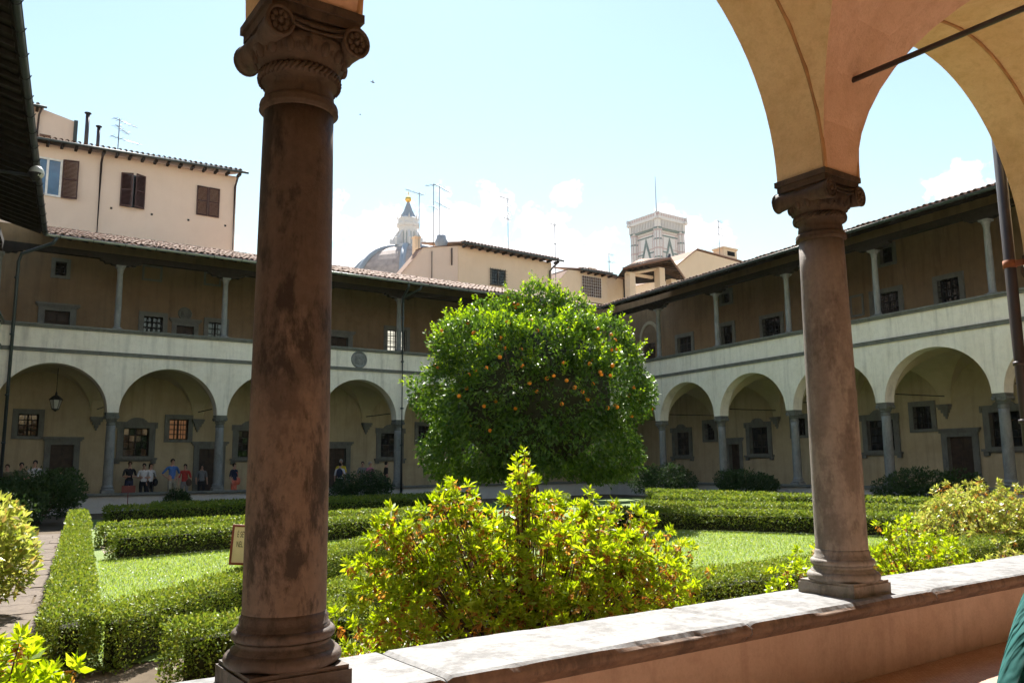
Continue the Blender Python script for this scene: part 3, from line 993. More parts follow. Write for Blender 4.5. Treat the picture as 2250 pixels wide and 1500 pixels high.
# the daylit casement seen through the first bay
lowA[2] = ('ornate', 6.55, 8.07, 1.95, 3.62, dict(glass=M_GLASS))
wingA = build_wing('cloister_wing', 'two-storey arcaded wing opposite, facing the viewer, with hanging lantern and stone roundel', FA, colsA, -1.5, 31.6, D, 1.79, M_GUTTERLT, lowA, upA, eave_s=(2.9, 29.84))
hB = (YA - 30.246) * HY
colsB = [hB + 4.424 * k for k in range(-1, 7)]
lowB = [('ornate', 1.2, 2.9, 1.86, 3.6), ('square', 3.8, 4.95, 2.74, 3.92, dict(grate=True)), ('door', 5.6, 6.75, FLOORZ, 2.8), ('ornate', 7.08, 8.8, 1.85, 3.62),
        ('square', 10.02, 11.17, 2.74, 3.86, dict(grate=True)), ('door', 11.8, 13.2, FLOORZ, 2.76), ('ornate', 14.1, 15.9, 1.87, 3.6), ('square', 16.41, 17.6, 2.77, 4.0, dict(grate=True)),
        ('door', 17.75, 19.25, FLOORZ, 2.76), ('ornate', 19.5, 21.2, 1.9, 3.64)]
upB = [('square', 1.81, 3.4, 7.1, 8.85), ('square', 5.59, 6.6, 9.85, 10.7), ('square', 5.45, 6.66, 7.1, 8.95), ('square', 8.43, 10.0, 7.1, 8.86, dict(grate=True)),
       ('square', 15.5, 16.4, 9.8, 10.75), ('blank', 13.9, 14.62, 7.9, 8.86), ('square', 14.94, 16.57, 7.1, 8.86, dict(grate=True)), ('square', 17.95, 19.25, 7.2, 8.88, dict(grate=True)),
       ('door', 22.2, 23.5, 6.26, 8.4)]
wingB = build_wing('cloister_wing', 'two-storey arcaded wing on the right, its roofline rising behind the thick grey column', FB, colsB, -1.0, 31.6, D, 1.78, M_GUTTER, lowB, upB, eave_s=(1.4, 31.6))
colsC = [4.1 * k for k in range(8)]
wingC = build_wing('cloister_wing', 'dark-eaved wing at the left edge, seen along its wall from below', FC, colsC, -1.0, 30.6, D, 1.79, M_GUTTER, (), (), detail=False, eave_s=(1.4, 30.6))

# arched niche with a door in the upper corner of the right wing, roundels on the opposite wing
def wing_part(w, mb, name, mat, parent=None):
    o = mb.build(name, mat, None)
    o.parent = parent or w
    o.matrix_basis = Matrix.Translation(-Vector(w.location)) if parent is None else Matrix()
    return o
b = MB(FB)
na, nb_, nz = -1.55, .35, 9.0
outer = [(na, 6.3), (na, nz)] + [((na + nb_) / 2 - .95 * math.cos(PI * i / 12), nz + 1.05 * math.sin(PI * i / 12)) for i in range(13)] + [(nb_, 6.3), (nb_ - .2, 6.3)] + [((na + nb_) / 2 + .75 * math.cos(PI * i / 12), nz + .85 * math.sin(PI * i / 12)) for i in range(13)] + [(na + .2, 6.3)]
b.prism(outer, -D, -D + .05)
wing_part(wingB, b, 'arched_recess', M_BACK)
b = MB(FB); b.box(-1.1, -.1, -D + .01, -D + .06, 6.3, 8.7)
wing_part(wingB, b, 'door', M_WOODDOOR)
def roundel(w, frame, s, n, z, r, mat, crest=True):
    b = MB(frame)
    K = 36
    for r0, r1, d0, d1 in ((r, r * .9, 0, .07), (r * .9, r * .8, .07, .05), (r * .8, r * .76, .05, .02)):
        for k in range(K):
            a, c = 2 * PI * k / K, 2 * PI * (k + 1) / K
            b.face([(s + r0 * math.cos(a), n + d0, z + r0 * math.sin(a)), (s + r0 * math.cos(c), n + d0, z + r0 * math.sin(c)), (s + r1 * math.cos(c), n + d1, z + r1 * math.sin(c)), (s + r1 * math.cos(a), n + d1, z + r1 * math.sin(a))], True)
    b.face([(s + r * .76 * math.cos(2 * PI * k / K), n + .02, z + r * .76 * math.sin(2 * PI * k / K)) for k in range(K)])
    o = wing_part(w, b, 'roundel', mat)
    if crest:
        c = MB(frame)
        sh = [(s - .36 * r, z + .42 * r), (s - .12 * r, z + .36 * r), (s, z + .44 * r), (s + .12 * r, z + .36 * r), (s + .36 * r, z + .42 * r), (s + .4 * r, z), (s + .24 * r, z - .36 * r), (s, z - .52 * r), (s - .24 * r, z - .36 * r), (s - .4 * r, z)]
        c.prism(sh, n + .02, n + .055)
        for dx, dz in ((0, .22), (-.2, .1), (.2, .1), (-.16, -.14), (.16, -.14), (0, -.3)):
            c.ball((s + dx * r, n + .058, z + dz * r), .075 * r, 8, 6)
        for sg in (-1, 1):
            c.tube([(s + sg * (.45 + .06 * math.sin(i)) * r, n + .04, z + (.5 - i * .2) * r) for i in range(6)], .05 * r, 5)
        c.build('crest', mat, o)
    return o
roundel(wingA, FA, 15.88, .25, 6.47, .40, M_COLUMN)
roundel(wingA, FA, 9.06, -D, 8.52, .31, M_STONE)
# rainwater pipes
downpipe(wingA, FA, [(17.75, 1.47, ZGUT - .06), (17.78, 1.4, ZGUT - .25), (18.0, .42, 9.55), (18.02, .40, 9.2), (18.02, .40, 0)], .062, M_GUTTER, [(18.02, .40, z) for z in (8.6, 6.5, 4.3, 2.6)])
downpipe(wingA, FA, [(18.45, 1.47, ZGUT - .06), (18.4, 1.4, ZGUT - .25), (18.06, .44, 9.6), (18.03, .42, 9.3)], .055, M_GUTTER)
downpipe(wingA, FA, [(3.3, 1.47, ZGUT - .06), (3.2, 1.4, ZGUT - .28), (2.3, .42, 9.5), (2.22, .40, 9.2), (2.2, .40, 0)], .06, M_GUTTER, [(2.2, .40, z) for z in (8.6, 6.5, 4.3, 2.6)])

# --- the near wing, in whose arcade the camera stands
DN = 4.25
wingN = empty('cloister_wing', (10, YN, 0))
tag(wingN, 'near arcade with thick weathered columns, sunlit coping and ochre vault overhead', 'building', 'wings round the cloister garden')
colsN = [1.325 + 4.1 * k for k in range(-2, 8)]
NT = Matrix.Translation(-Vector(wingN.location))
def near(mb, name, mat, parent=None):
    return wing_part(wingN, mb, name, mat, parent)
for k in (-1, 0, 1, 2, 3):
    s = 1.325 + 4.1 * k
    c = add_column(wingN, FN, s, COLMR if k in (1, 3) else COLML)
    c.matrix_basis = NT @ c.matrix_basis
    if k == 0: c['label'] = 'brown stained column with rosette volutes, nearest to the viewer'
    if k == 1: c['label'] = 'grey-brown column standing on a chipped plinth'
near(arcade_wall(FN, colsN, None, 1.79, 6.0, 0.42, 40), 'arcade_wall', M_NEARARCH)
web = MB(FN)
va = vault(FN, colsN, DN, 1.80, 0.42, web, 16)
near(va, 'vault', M_NEARARCH)
near(web, 'vault_web', M_NEARWEB)
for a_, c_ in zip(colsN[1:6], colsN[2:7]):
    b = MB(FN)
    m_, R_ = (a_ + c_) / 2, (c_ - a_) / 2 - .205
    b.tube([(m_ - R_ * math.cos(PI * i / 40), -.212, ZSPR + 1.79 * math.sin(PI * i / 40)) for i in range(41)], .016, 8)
    near(b, 'arch_step_shade', M_STEPSHADE)  # added roll, its brown stands for the shadowed step between soffit and web
b = MB(FN); b.box(-7, 31, -DN - .4, .25, 6.002, 10.2)
near(b, 'upper_storey', M_FACADE)
b = MB(FN)
b.face([(-7, -DN, FLOORZ), (31, -DN, FLOORZ), (31, -DN, 6.0), (-7, -DN, 6.0)])
near(b, 'back_wall', M_BACK)
for k in (-1, 0, 1, 2, 3):
    b = MB(FN); b.tube([(1.325 + 4.1 * k, -.3, 4.45), (1.325 + 4.1 * k, -DN, 4.45)], .021, 10)
    near(b, 'tie_rod', M_RUST if False else M_PIPE)
b = MB(FN); b.box(-7, 31, -.21, .21, -.02, .60)
near(b, 'low_wall', M_NEARWALL)
# coping: slabs with chipped edges over a moulded nose
def hsh(x):
    return (math.sin(x * 12.9898) * 43758.5453) % 1.0
def vnoise(x, seed=0.0):
    i = math.floor(x); f = x - i; f = f * f * (3 - 2 * f)
    return hsh(i + seed) * (1 - f) + hsh(i + 1 + seed) * f
def coping_slab(sa, sb):
    b = MB(FN)
    K = max(4, int((sb - sa) / .03))
    rows = []
    for i in range(K + 1):
        s = sa + (sb - sa) * i / K
        e = min(i, K - i)
        chip = max(0, vnoise(s * 2.1, 3) - .66) * .09 + max(0, vnoise(s * 9, 9) - .66) * .05 + max(0, vnoise(s * 29, 5) - .5) * .014
        chipo = max(0, vnoise(s * 2.3, 23) - .5) * .045 + max(0, vnoise(s * 9, 29) - .55) * .03 + vnoise(s * 31, 5) * .008
        wav = (vnoise(s * 1.2, 41) - .5) * .01
        dz = .012 if e == 0 else 0
        prof = [(.27, .62), (.29, .655), (.325 - chipo * .4, .67), (.33 - chipo, ZC - .02 - chipo * .3), (.315 - chipo, ZC - dz + wav * .5),
                (.1, ZC + wav - dz), (-.1, ZC - dz - wav * .6), (-.305 + chip, ZC - dz - chip * .15), (-.326 + chip, ZC - .008 - chip * .6 - dz), (-.335 + chip * .6, ZC - .035), (-.338 + chip * .3, ZC - .06), (-.322, ZC - .078), (-.292, ZC - .084), (-.29, ZC - .096), (-.268, ZC - .115), (-.236, ZC - .13), (-.21, ZC - .135)]
        rows.append([(s, n_, z_) for n_, z_ in prof])
    ids = [[b.P(p) for p in r] for r in rows]
    m_ = len(ids[0])
    for A_, B_ in zip(ids, ids[1:]):
        for k in range(m_ - 1):
            b.f.append([A_[k], A_[k + 1], B_[k + 1], B_[k]]); b.sm.append(k >= 9)
    b.f.append(ids[0]); b.sm.append(False); b.f.append(ids[-1][::-1]); b.sm.append(False)
    return b
x = -4.2
while x < 22:
    L = 2.05
    o = near(coping_slab(x + .004, x + L - .004), 'coping_slab', M_COPING)
    o.data.materials.append(M_COPEDGE)
    for i, p in enumerate(o.data.polygons):     # 16 strips per step: those past the arris belong to the moulding
        if i < len(o.data.polygons) - 2 and i % 16 >= 8: p.material_index = 1
    x += L
# rainwater pipe with a rusty clamp beside the third column
b = MB(FN)
PX = 9.27
b.tube([(PX + .02, .335, 10), (PX, .335, 3.0), (PX, .335, 0)], .056, 14)
pp = near(b, 'downpipe', M_PIPE)
b = MB(FN); b.tube([(PX, .335, 3.66), (PX, .335, 3.74)], .068, 14); b.box(PX - .02, PX + .02, .2, .3, 3.67, 3.73)
b.build('clamp', M_RUST, pp)
for z in (2.02, 2.62):
    b = MB(FN); b.tube([(PX, .335, z), (PX, .335, z + .04)], .066, 14); b.build('pipe_joint', M_PIPE, pp)

# ------------------------------------------------------------------ houses behind
def house(name, label, frame_y, poly, depth, mat, eave=None, extra=None):
    """gabled facade polygon extruded backwards"""
    o = empty(name, (poly[0][0], frame_y, 0))
    tag(o, label, 'house', 'houses behind the cloister roofs')
    F = lambda s, n, z: (s, frame_y - n, z)
    b = MB(F); b.prism(poly, -depth, 0)
    put(o, b, 'wall', mat)
    return o, F
def put(root, mb, name, mat, parent=None):
    o = mb.build(name, mat, None)
    o.parent = parent or root
    o.matrix_basis = Matrix.Translation(-Vector(root.location)) if parent is None else Matrix()
    return o
def eave_roof(root, F, s0, s1, z0, z1, ov, depth, rise, n_raf=0, tilew=.26):
    """tiled roof with an overhanging eave whose front edge runs from z0 (at s0) to z1 (at s1)"""
    b = MB(F)
    lo = lambda s: z0 + (z1 - z0) * (s - s0) / (s1 - s0)
    b.face([(s0, ov, lo(s0)), (s1, ov, lo(s1)), (s1, -depth, lo(s1) + rise), (s0, -depth, lo(s0) + rise)])
    b.face([(s0, ov, lo(s0) - .09), (s1, ov, lo(s1) - .09), (s1, -depth, lo(s1) + rise - .09), (s0, -depth, lo(s0) + rise - .09)])
    b.face([(s0, ov, lo(s0) - .09), (s1, ov, lo(s1) - .09), (s1, ov, lo(s1)), (s0, ov, lo(s0))])
    b.face([(s1, ov, lo(s1) - .09), (s1, -depth, lo(s1) + rise - .09), (s1, -depth, lo(s1) + rise), (s1, ov, lo(s1))])
    b.face([(s0, ov, lo(s0) - .09), (s0, -depth, lo(s0) + rise - .09), (s0, -depth, lo(s0) + rise), (s0, ov, lo(s0))])
    rf = put(root, b, 'roof', M_TILE)
    k = int((s1 - s0) / tilew)
    sl = math.atan2(rise, depth + ov)
    for i in range(k):
        s = s0 + tilew * (i + .5)
        mm = Matrix.Translation(-Vector(root.location)) @ fmat(F, s, ov + .04, lo(s) - .005) @ Matrix.Rotation(-sl, 4, 'X') @ Matrix.Rotation(random.uniform(-.05, .05), 4, 'Z')
        t_ = inst('tile', TILE, rf, mm)
        t_.matrix_basis = Matrix.Translation(Vector(root.location)) @ mm
    g = MB(F); g.tube([(s0 - .1, ov + .07, lo(s0) - .1), (s1 + .1, ov + .07, lo(s1) - .1)], .065, 8)
    g.build('gutter', M_GUTTER, rf)
    n_ = n_raf or int((s1 - s0) / .6)
    for i in range(n_):
        s = s0 + (s1 - s0) * (i + .5) / n_
        q = MB(F); q.box(s - .06, s + .06, 0.0, ov - .02, lo(s) - .26, lo(s) - .12)
        q.build('rafter_end', M_WOODDK, rf)
    return rf
def shutter(root, F, s0, s1, z0, z1, n, ang=0.0, hinge='l', name='shutter'):
    """louvred shutter: frame plus slats"""
    w = s1 - s0
    def FF(a, c, z):
        if hinge == 'l':
            return F(s0 + a * math.cos(ang) - 0 * c, n + a * math.sin(ang) + c, z)
        return F(s1 - (w - a) * math.cos(ang), n + (w - a) * math.sin(ang) + c, z)
    b = MB(FF)
    f = .06
    b.box(0, f, 0, .05, z0, z1); b.box(w - f, w, 0, .05, z0, z1)
    for z in (z0, (z0 + z1) / 2 - .03, z1 - .06): b.box(f, w - f, 0, .05, z, z + .06)
    o = put(root, b, name, M_SHUTTER)
    q = MB(FF)
    k = int((z1 - z0) / .065)
    for i in range(k):
        z = z0 + .06 + i * (z1 - z0 - .1) / k
        q.face([(f, .008, z + .05), (w - f, .008, z + .05), (w - f, .045, z), (f, .045, z)])
    s = q.build('louvres', M_SHUTTER, o); s['kind'] = 'stuff'
    return o
def antenna(label, x, y, z0, z1, arms, az=0.6):
    o = empty('tv_antenna', (x, y, z0))
    tag(o, label, 'antenna', 'television antennas on the roofs')
    b = MB(); b.tube([(0, 0, 0), (0, 0, z1 - z0)], .026, 6); 
    q = b.build('mast', M_ZINC, o)
    for h, L, nn, a in arms:
        d = Vector((math.cos(a), math.sin(a), 0)); e = Vector((-d.y, d.x, 0))
        c = MB()
        zz = z1 - z0 - h
        c.tube([tuple(d * (-.25 * L) + Vector((0, 0, zz))), tuple(d * (.75 * L) + Vector((0, 0, zz)))], .018, 5)
        for i in range(nn):
            p = d * (-.25 * L + L * (i + .3) / nn)
            hl = .28 - .1 * i / nn
            c.tube([tuple(p - e * hl + Vector((0, 0, zz))), tuple(p + e * hl + Vector((0, 0, zz)))], .011, 4)
        c.build('aerial', M_ZINC, o)
    return o

# long pink-cream house over the opposite wing
hs1, F1 = house('town_house', 'long pink-cream house with three shuttered windows above the tiled roof', 44.0,
                [(-8, 0), (12.72, 0), (12.72, 17.35), (-8, 17.0)], 9, M_HOUSE)
eave_roof(hs1, F1, -8.2, 13.05, 16.98, 17.55, .55, 5, 1.5)
def rect_window(root, F, s0, s1, z0, z1, n, frame_mat, glass, nm='window', bars=True):
    b = MB(F)
    f = .09
    b.box(s0, s0 + f, n, n + .05, z0, z1); b.box(s1 - f, s1, n, n + .05, z0, z1)
    b.box(s0 + f, s1 - f, n, n + .05, z0, z0 + f); b.box(s0 + f, s1 - f, n, n + .05, z1 - f, z1)
    m_ = (s0 + s1) / 2
    b.box(m_ - .05, m_ + .05, n + .001, n + .055, z0 + f, z1 - f)
    o = put(root, b, nm, frame_mat)
    for a, c in ((s0 + f, m_ - .05), (m_ + .05, s1 - f)):
        p = MB(F); p.face([(a, n + .015, z0 + f), (c, n + .015, z0 + f), (c, n + .015, z1 - f), (a, n + .015, z1 - f)])
        p.build('pane', glass, o)
    return o
rect_window(hs1, F1, 3.1, 4.34, 14.62, 16.5, .01, M_WHITE, M_GLASSBLUE)
shutter(hs1, F1, 4.36, 5.05, 14.62, 16.55, .03, rad(12), 'l')
shutter(hs1, F1, 2.4, 3.08, 14.62, 16.55, .03, rad(12), 'r')
b = MB(F1); b.box(6.98, 8.1, -.02, .012, 14.7, 16.4); put(hs1, b, 'window_glass', M_GLASS)
shutter(hs1, F1, 6.96, 7.53, 14.68, 16.42, .03, rad(22), 'l')
shutter(hs1, F1, 7.55, 8.12, 14.68, 16.42, .03, rad(28), 'r')
shutter(hs1, F1, 10.66, 11.24, 14.86, 16.46, .02, 0, 'l')
shutter(hs1, F1, 11.26, 11.84, 14.86, 16.46, .02, 0, 'r')
for s in (6.02, 12.62):
    b = MB(F1); b.tube([(s, .5, 17.1), (s, .3, 16.9), (s, .08, 16.7), (s, .08, 9)], .055, 8); put(hs1, b, 'downpipe', M_PIPE)
for s in (6.6, 8.5, 10.3, 12.2):
    b = MB(F1); b.box(s - .05, s + .05, 0, .02, 14.45, 14.55); put(hs1, b, 'wall_anchor', M_IRON)
hs2, F2 = house('town_house', 'set-back pink attic block with a downpipe above the long house', 47.0,
                [(-6, 12), (5.1, 12), (5.1, 19.75), (3.4, 20.1), (-6, 20.1)], 5, M_HOUSE)
eave_roof(hs2, F2, -6.2, 3.6, 20.1, 20.12, .4, 4, .8)
b = MB(F2); b.tube([(3.5, .4, 20.0), (3.4, .1, 19.7), (3.35, .08, 17.6)], .05, 8); put(hs2, b, 'downpipe', M_PIPE)
b = MB(F2); b.box(5.02, 5.2, -.1, .1, 18.0, 19.8); put(hs2, b, 'flue', M_GUTTER)
b = MB(F2); b.box(3.5, 4.0, .01, .06, 18.6, 18.72); put(hs2, b, 'ledge', M_TILE)
for i, (px, z0, z1, r) in enumerate(((5.55, 17.6, 20.0, .10), (6.1, 17.6, 19.4, .085))):
    o = tag(empty('flue_pipe', (px, 46.2, z0)), ('taller' if i == 0 else 'shorter') + ' metal flue pipe rising behind the long house eave', 'flue', 'flue pipes')
    b = MB(); b.tube([(0, 0, 0), (0, 0, z1 - z0)], r, 10); b.build('pipe', M_PIPE, o)
    b = MB(); b.lathe([(r, 0), (r + .07, .02), (r + .07, .06), (.02, .12)], (0, 0, z1 - z0), 10); b.build('cowl', M_IRON, o)
antenna('antenna with crossed aerials on the long pink house', 7.1, 46.4, 17.6, 20.2, [(.1, 1.5, 6, .5), (.5, 1.4, 6, .9), (1.1, 1.7, 7, .3)])
# cream house with a barred window
hs3, F3 = house('town_house', 'cream house with one barred window and long tiled eave right of the dome', 44.0,
                [(26.86, 9), (26.86, 15.55), (34.4, 15.45), (34.4, 9)], 7, M_HOUSE2)
b = MB(F3); b.prism([(22.6, 9), (22.6, 12.95), (24.3, 15.05), (26.858, 15.55), (26.858, 9)], -.8, -.03); put(hs3, b, 'side_wall', M_HOUSE)
eave_roof(hs3, F3, 26.9, 34.95, 15.72, 15.62, .5, 5, 1.2)
b = MB(F3); b.face([(24.2, .06, 15.06), (26.9, .06, 15.6), (26.9, -.9, 15.6), (24.2, -.9, 15.06)]); b.face([(22.5, .06, 12.9), (24.3, .06, 15.08), (24.3, -.9, 15.08), (22.5, -.9, 12.9)])
put(hs3, b, 'side_roof', M_TILE)
rect_window(hs3, F3, 29.3, 30.5, 13.28, 14.38, .01, M_STONE, M_GLASS)
g = MB(F3)
for i in range(7): g.box(29.25 + i * .2, 29.27 + i * .2, .08, .1, 13.22, 14.44)
for i in range(6): g.box(29.2, 30.6, .075, .105, 13.3 + i * .2, 13.32 + i * .2)
put(hs3, g, 'window_grating', M_IRON)
b = MB(F3); b.tube([(34.7, .5, 15.45), (34.4, .2, 15.1), (34.2, .08, 14.8), (34.2, .08, 11)], .06, 8); put(hs3, b, 'downpipe', M_PIPE)
b = MB(F3); b.tube([(24.9, .06, 14.9), (24.9, .06, 12.5)], .03, 6); b.tube([(26.35, .06, 15.3), (26.35, .06, 14.2)], .05, 6); put(hs3, b, 'conduit', M_PIPE)
b = MB(F3); b.lathe([(.32, 0), (.34, .3), (.45, .55), (.32, .8), (.3, 1.0), (.12, 1.06)], (26.3, -1.2, 15.4), 10); put(hs3, b, 'chimney_cowl', M_LEAD)
b = MB(F3); b.box(24.4, 24.75, -1.6, -1.2, 15.0, 16.0); b.box(24.35, 24.8, -1.65, -1.15, 16.0, 16.1); put(hs3, b, 'chimney', M_HOUSE2)
antenna('tall twin antenna, the thinner mast, over the cream house', 25.6, 45.0, 15.0, 19.75, [(.1, .8, 3, 2.2), (1.6, .9, 3, .6)])
antenna('tall antenna with two long aerials beside the thinner mast on the cream house', 26.15, 45.2, 15.2, 19.8, [(.12, 1.9, 8, .5), (1.25, 1.9, 8, .5)])
antenna('hooked antenna standing in front of the dome lantern', 24.55, 45.0, 14.6, 18.95, [(.1, 1.6, 5, 3.4)])
antenna('antenna with four aerials over the long cream eave', 31.6, 45.2, 16.0, 19.95, [(.1, 1.1, 4, 3.3), (.6, 1.2, 5, .7), (1.1, 1.2, 5, .8), (1.55, .9, 4, 3.5)])
antenna('small antenna past the cream house downpipe', 35.7, 45.2, 12.8, 18.75, [(.1, 1.0, 4, 3.4), (1.5, .5, 2, .2)])
# small house with the brown double shutter
hs4, F4 = house('town_house', 'small cream house with one brown double shutter in a white grille', 46.0,
                [(36.1, 10), (36.1, 14.2), (37.5, 15.75), (38.5, 15.8), (41.3, 15.75), (41.3, 10)], 5, M_HOUSE2)
eave_roof(hs4, F4, 38.4, 41.75, 15.9, 15.86, .45, 3, .8)
b = MB(F4); b.face([(36.0, .06, 14.15), (37.5, .06, 15.8), (37.5, -4, 15.8), (36.0, -4, 14.15)]); b.face([(37.45, .06, 15.8), (38.45, .06, 15.85), (38.45, -4, 15.85), (37.45, -4, 15.8)]); put(hs4, b, 'side_roof', M_TILE)
shutter(hs4, F4, 38.8, 39.7, 13.95, 15.45, .03, 0, 'l'); shutter(hs4, F4, 39.72, 40.6, 13.95, 15.45, .03, 0, 'r')
g = MB(F4)
for i in range(10): g.box(38.74 + i * .208, 38.755 + i * .208, .12, .135, 13.9, 15.5)
for i in range(8): g.box(38.7, 40.66, .115, .14, 13.92 + i * .22, 13.935 + i * .22)
put(hs4, g, 'window_grille', M_WHITE)
b = MB(F4); b.box(40.4, 41.0, -1.5, -1.0, 16.0, 16.4); b.box(40.35, 41.05, -1.55, -.95, 16.4, 16.5); put(hs4, b, 'chimney', M_HOUSE2)
hs5, F5 = house('town_house', 'low cream house with a blue-lit window left of the roof terrace', 47.0, [(41.5, 10), (41.5, 15.95), (45.2, 16.15), (45.2, 10)], 4, M_HOUSE2)
b = MB(F5); b.box(41.4, 44.4, -4, .2, 16.0, 16.12); put(hs5, b, 'roof', M_TILE)
rect_window(hs5, F5, 44.3, 44.95, 14.7, 15.75, .01, M_WHITE, M_GLASSBLUE)
b = MB(F5); b.tube([(43.9, .08, 16.0), (43.9, .08, 12)], .05, 8); put(hs5, b, 'downpipe', M_PIPE)
antenna('low antenna left of the bell tower over the low cream house', 42.9, 47.5, 16.0, 18.1, [(.08, .9, 4, .4), (.7, 1.0, 4, .2)])
# open roof terrace with a hipped roof on piers
alt = tag(empty('roof_terrace', (44.0, 44, 12)), 'open rooftop loggia with timber hip roof on two cream piers', 'loggia')
FT = lambda s, n, z: (s, 44 - n, z)
for s, n in ((42.05, 0), (44.25, .9), (46.4, 0)):
    b = MB(FT); b.box(s - .28, s + .28, n - .56, n, 12, 15.75 if n == 0 else 16.2); put(alt, b, 'pier', M_HOUSE2)
b = MB(FT)
ap = (44.3, -1.4, 17.25)
A0, A1, A2, A3 = (41.0, .1, 15.85), (44.35, 1.7, 16.75), (47.6, .1, 15.85), (44.35, -5, 15.85)
b.face([A0, A1, ap]); b.face([A1, A2, ap]); b.face([A2, A3, ap]); b.face([A3, A0, ap])
dz = lambda p: (p[0], p[1], p[2] - .14)
b.face([dz(A0), dz(A1), dz(ap)]); b.face([dz(A1), dz(A2), dz(ap)])
for p, q in ((A0, A1), (A1, A2)): b.face([p, q, dz(q), dz(p)])
put(alt, b, 'roof', M_WOODDK)
b = MB(FT)
for p, q in ((A0, A1), (A1, A2)):
    b.tube([p, q], .1, 6)
    for i in range(11):
        t = (i + .5) / 11
        e = tuple(p[j] + (q[j] - p[j]) * t for j in range(3))
        b.tube([(e[0], e[1], e[2] + .02), (e[0] + (ap[0] - e[0]) * .9, e[1] + (ap[1] - e[1]) * .9, e[2] + .05 + (ap[2] - e[2]) * .9)], .085, 6)
put(alt, b, 'roof_tiles', M_TILE)
for i in range(8):
    t = (i + .5) / 8
    for p, q in ((A0, A1), (A1, A2)):
        e = tuple(p[j] + (q[j] - p[j]) * t for j in range(3))
        b = MB(FT); b.tube([(e[0], e[1], e[2] - .2), (e[0] + (ap[0] - e[0]) * .8, e[1] + (ap[1] - e[1]) * .8, e[2] - .2 + (ap[2] - e[2]) * .8)], .06, 4)
        put(alt, b, 'rafter', M_TWIG)
b = MB(FT); b.box(41.6, 44.3, -.3, -.1, 15.55, 15.75); b.tube([(41.9, -.2, 15.65), (44.25, .6, 16.2)], .13, 4); put(alt, b, 'lintel', M_HOUSE2)
hs6, F6 = house('town_house', 'cream gabled house with a brick chimney right of the bell tower', 48.0, [(49.0, 12), (49.0, 16.8), (50.5, 17.95), (53.6, 19.95), (60.2, 19.6), (66, 19.0), (66, 12)], 6, M_HOUSE2)
b = MB(F6)
for p, q in (((48.9, 16.75), (53.6, 20.02)), ((53.6, 20.02), (60.3, 19.68)), ((60.3, 19.68), (66.1, 19.05))):
    b.face([(p[0], .12, p[1]), (q[0], .12, q[1]), (q[0], -6, q[1]), (p[0], -6, p[1])])
    b.face([(p[0], .12, p[1]), (q[0], .12, q[1]), (q[0], .12, q[1] + .1), (p[0], .12, p[1] + .1)])
put(hs6, b, 'roof', M_TILE)
b = MB(F6); b.box(57.5, 59.3, -1.5, -.3, 19.3, 20.8); b.box(57.4, 59.4, -1.6, -.2, 20.8, 20.95); put(hs6, b, 'chimney', M_HOUSE2)
b = MB(F6); b.box(58.0, 59.0, -.3, -.28, 20.2, 20.6); put(hs6, b, 'chimney_opening', M_DARK)
antenna('antenna with three aerials beside the brick chimney', 57.2, 48.5, 19.5, 23.4, [(.1, 1.2, 5, .4), (.7, 1.5, 6, .3), (1.35, 1.6, 6, .2)])
b = MB(F6); b.tube([(51.2, -1, 18.2), (51.2, -1, 19.5)], .16, 8); put(hs6, b, 'flue', M_PIPE)

# ------------------------------------------------------------------ dome and bell tower far behind
dome = tag(empty('cathedral_dome', (121.4, 229.9, 0)), 'ribbed cathedral dome with white lantern and gilded ball behind the roofs', 'dome')
def Fdome(x, y, z): return (x, y, z)
b = MB()
K = 14
def prof_d(i):
    a = PI / 2 * i / K
    return (22.5 * math.cos(a) ** .92 + 3.2 * (i / K), 40 + 30 * math.sin(a))
segs = 8
rot = rad(12)
for i in range(K):
    r0, z0 = prof_d(i); r1, z1 = prof_d(i + 1)
    for k in range(segs):
        a, c = rot + 2 * PI * k / segs, rot + 2 * PI * (k + 1) / segs
        b.face([(r0 * math.cos(a), r0 * math.sin(a), z0), (r0 * math.cos(c), r0 * math.sin(c), z0), (r1 * math.cos(c), r1 * math.sin(c), z1), (r1 * math.cos(a), r1 * math.sin(a), z1)])
b.build('dome_shell', M_DOMETILE, dome)
for k in range(segs):
    a = rot + 2 * PI * k / segs
    q = MB(); q.tube([(prof_d(i)[0] * 1.01 * math.cos(a), prof_d(i)[0] * 1.01 * math.sin(a), prof_d(i)[1]) for i in range(K + 1)], .95, 6); q.build('rib', M_LEAD, dome)
b = MB(); b.lathe([(4.6, 68.8), (4.8, 70.2), (4.0, 70.6), (4.0, 71)], n=8, smooth=False); b.build('lantern_base', M_MARBLE, dome).scale = (1.25, 1.25, 1)
b = MB(); b.lathe([(2.55, 70.5), (2.55, 77.3), (3.0, 77.6), (3.1, 78.4), (2.7, 78.7), (2.7, 80.2), (2.2, 80.6)], n=8, smooth=False)
ln_ = b.build('lantern', M_MARBLE, dome); ln_.scale = (1.25, 1.25, 1)
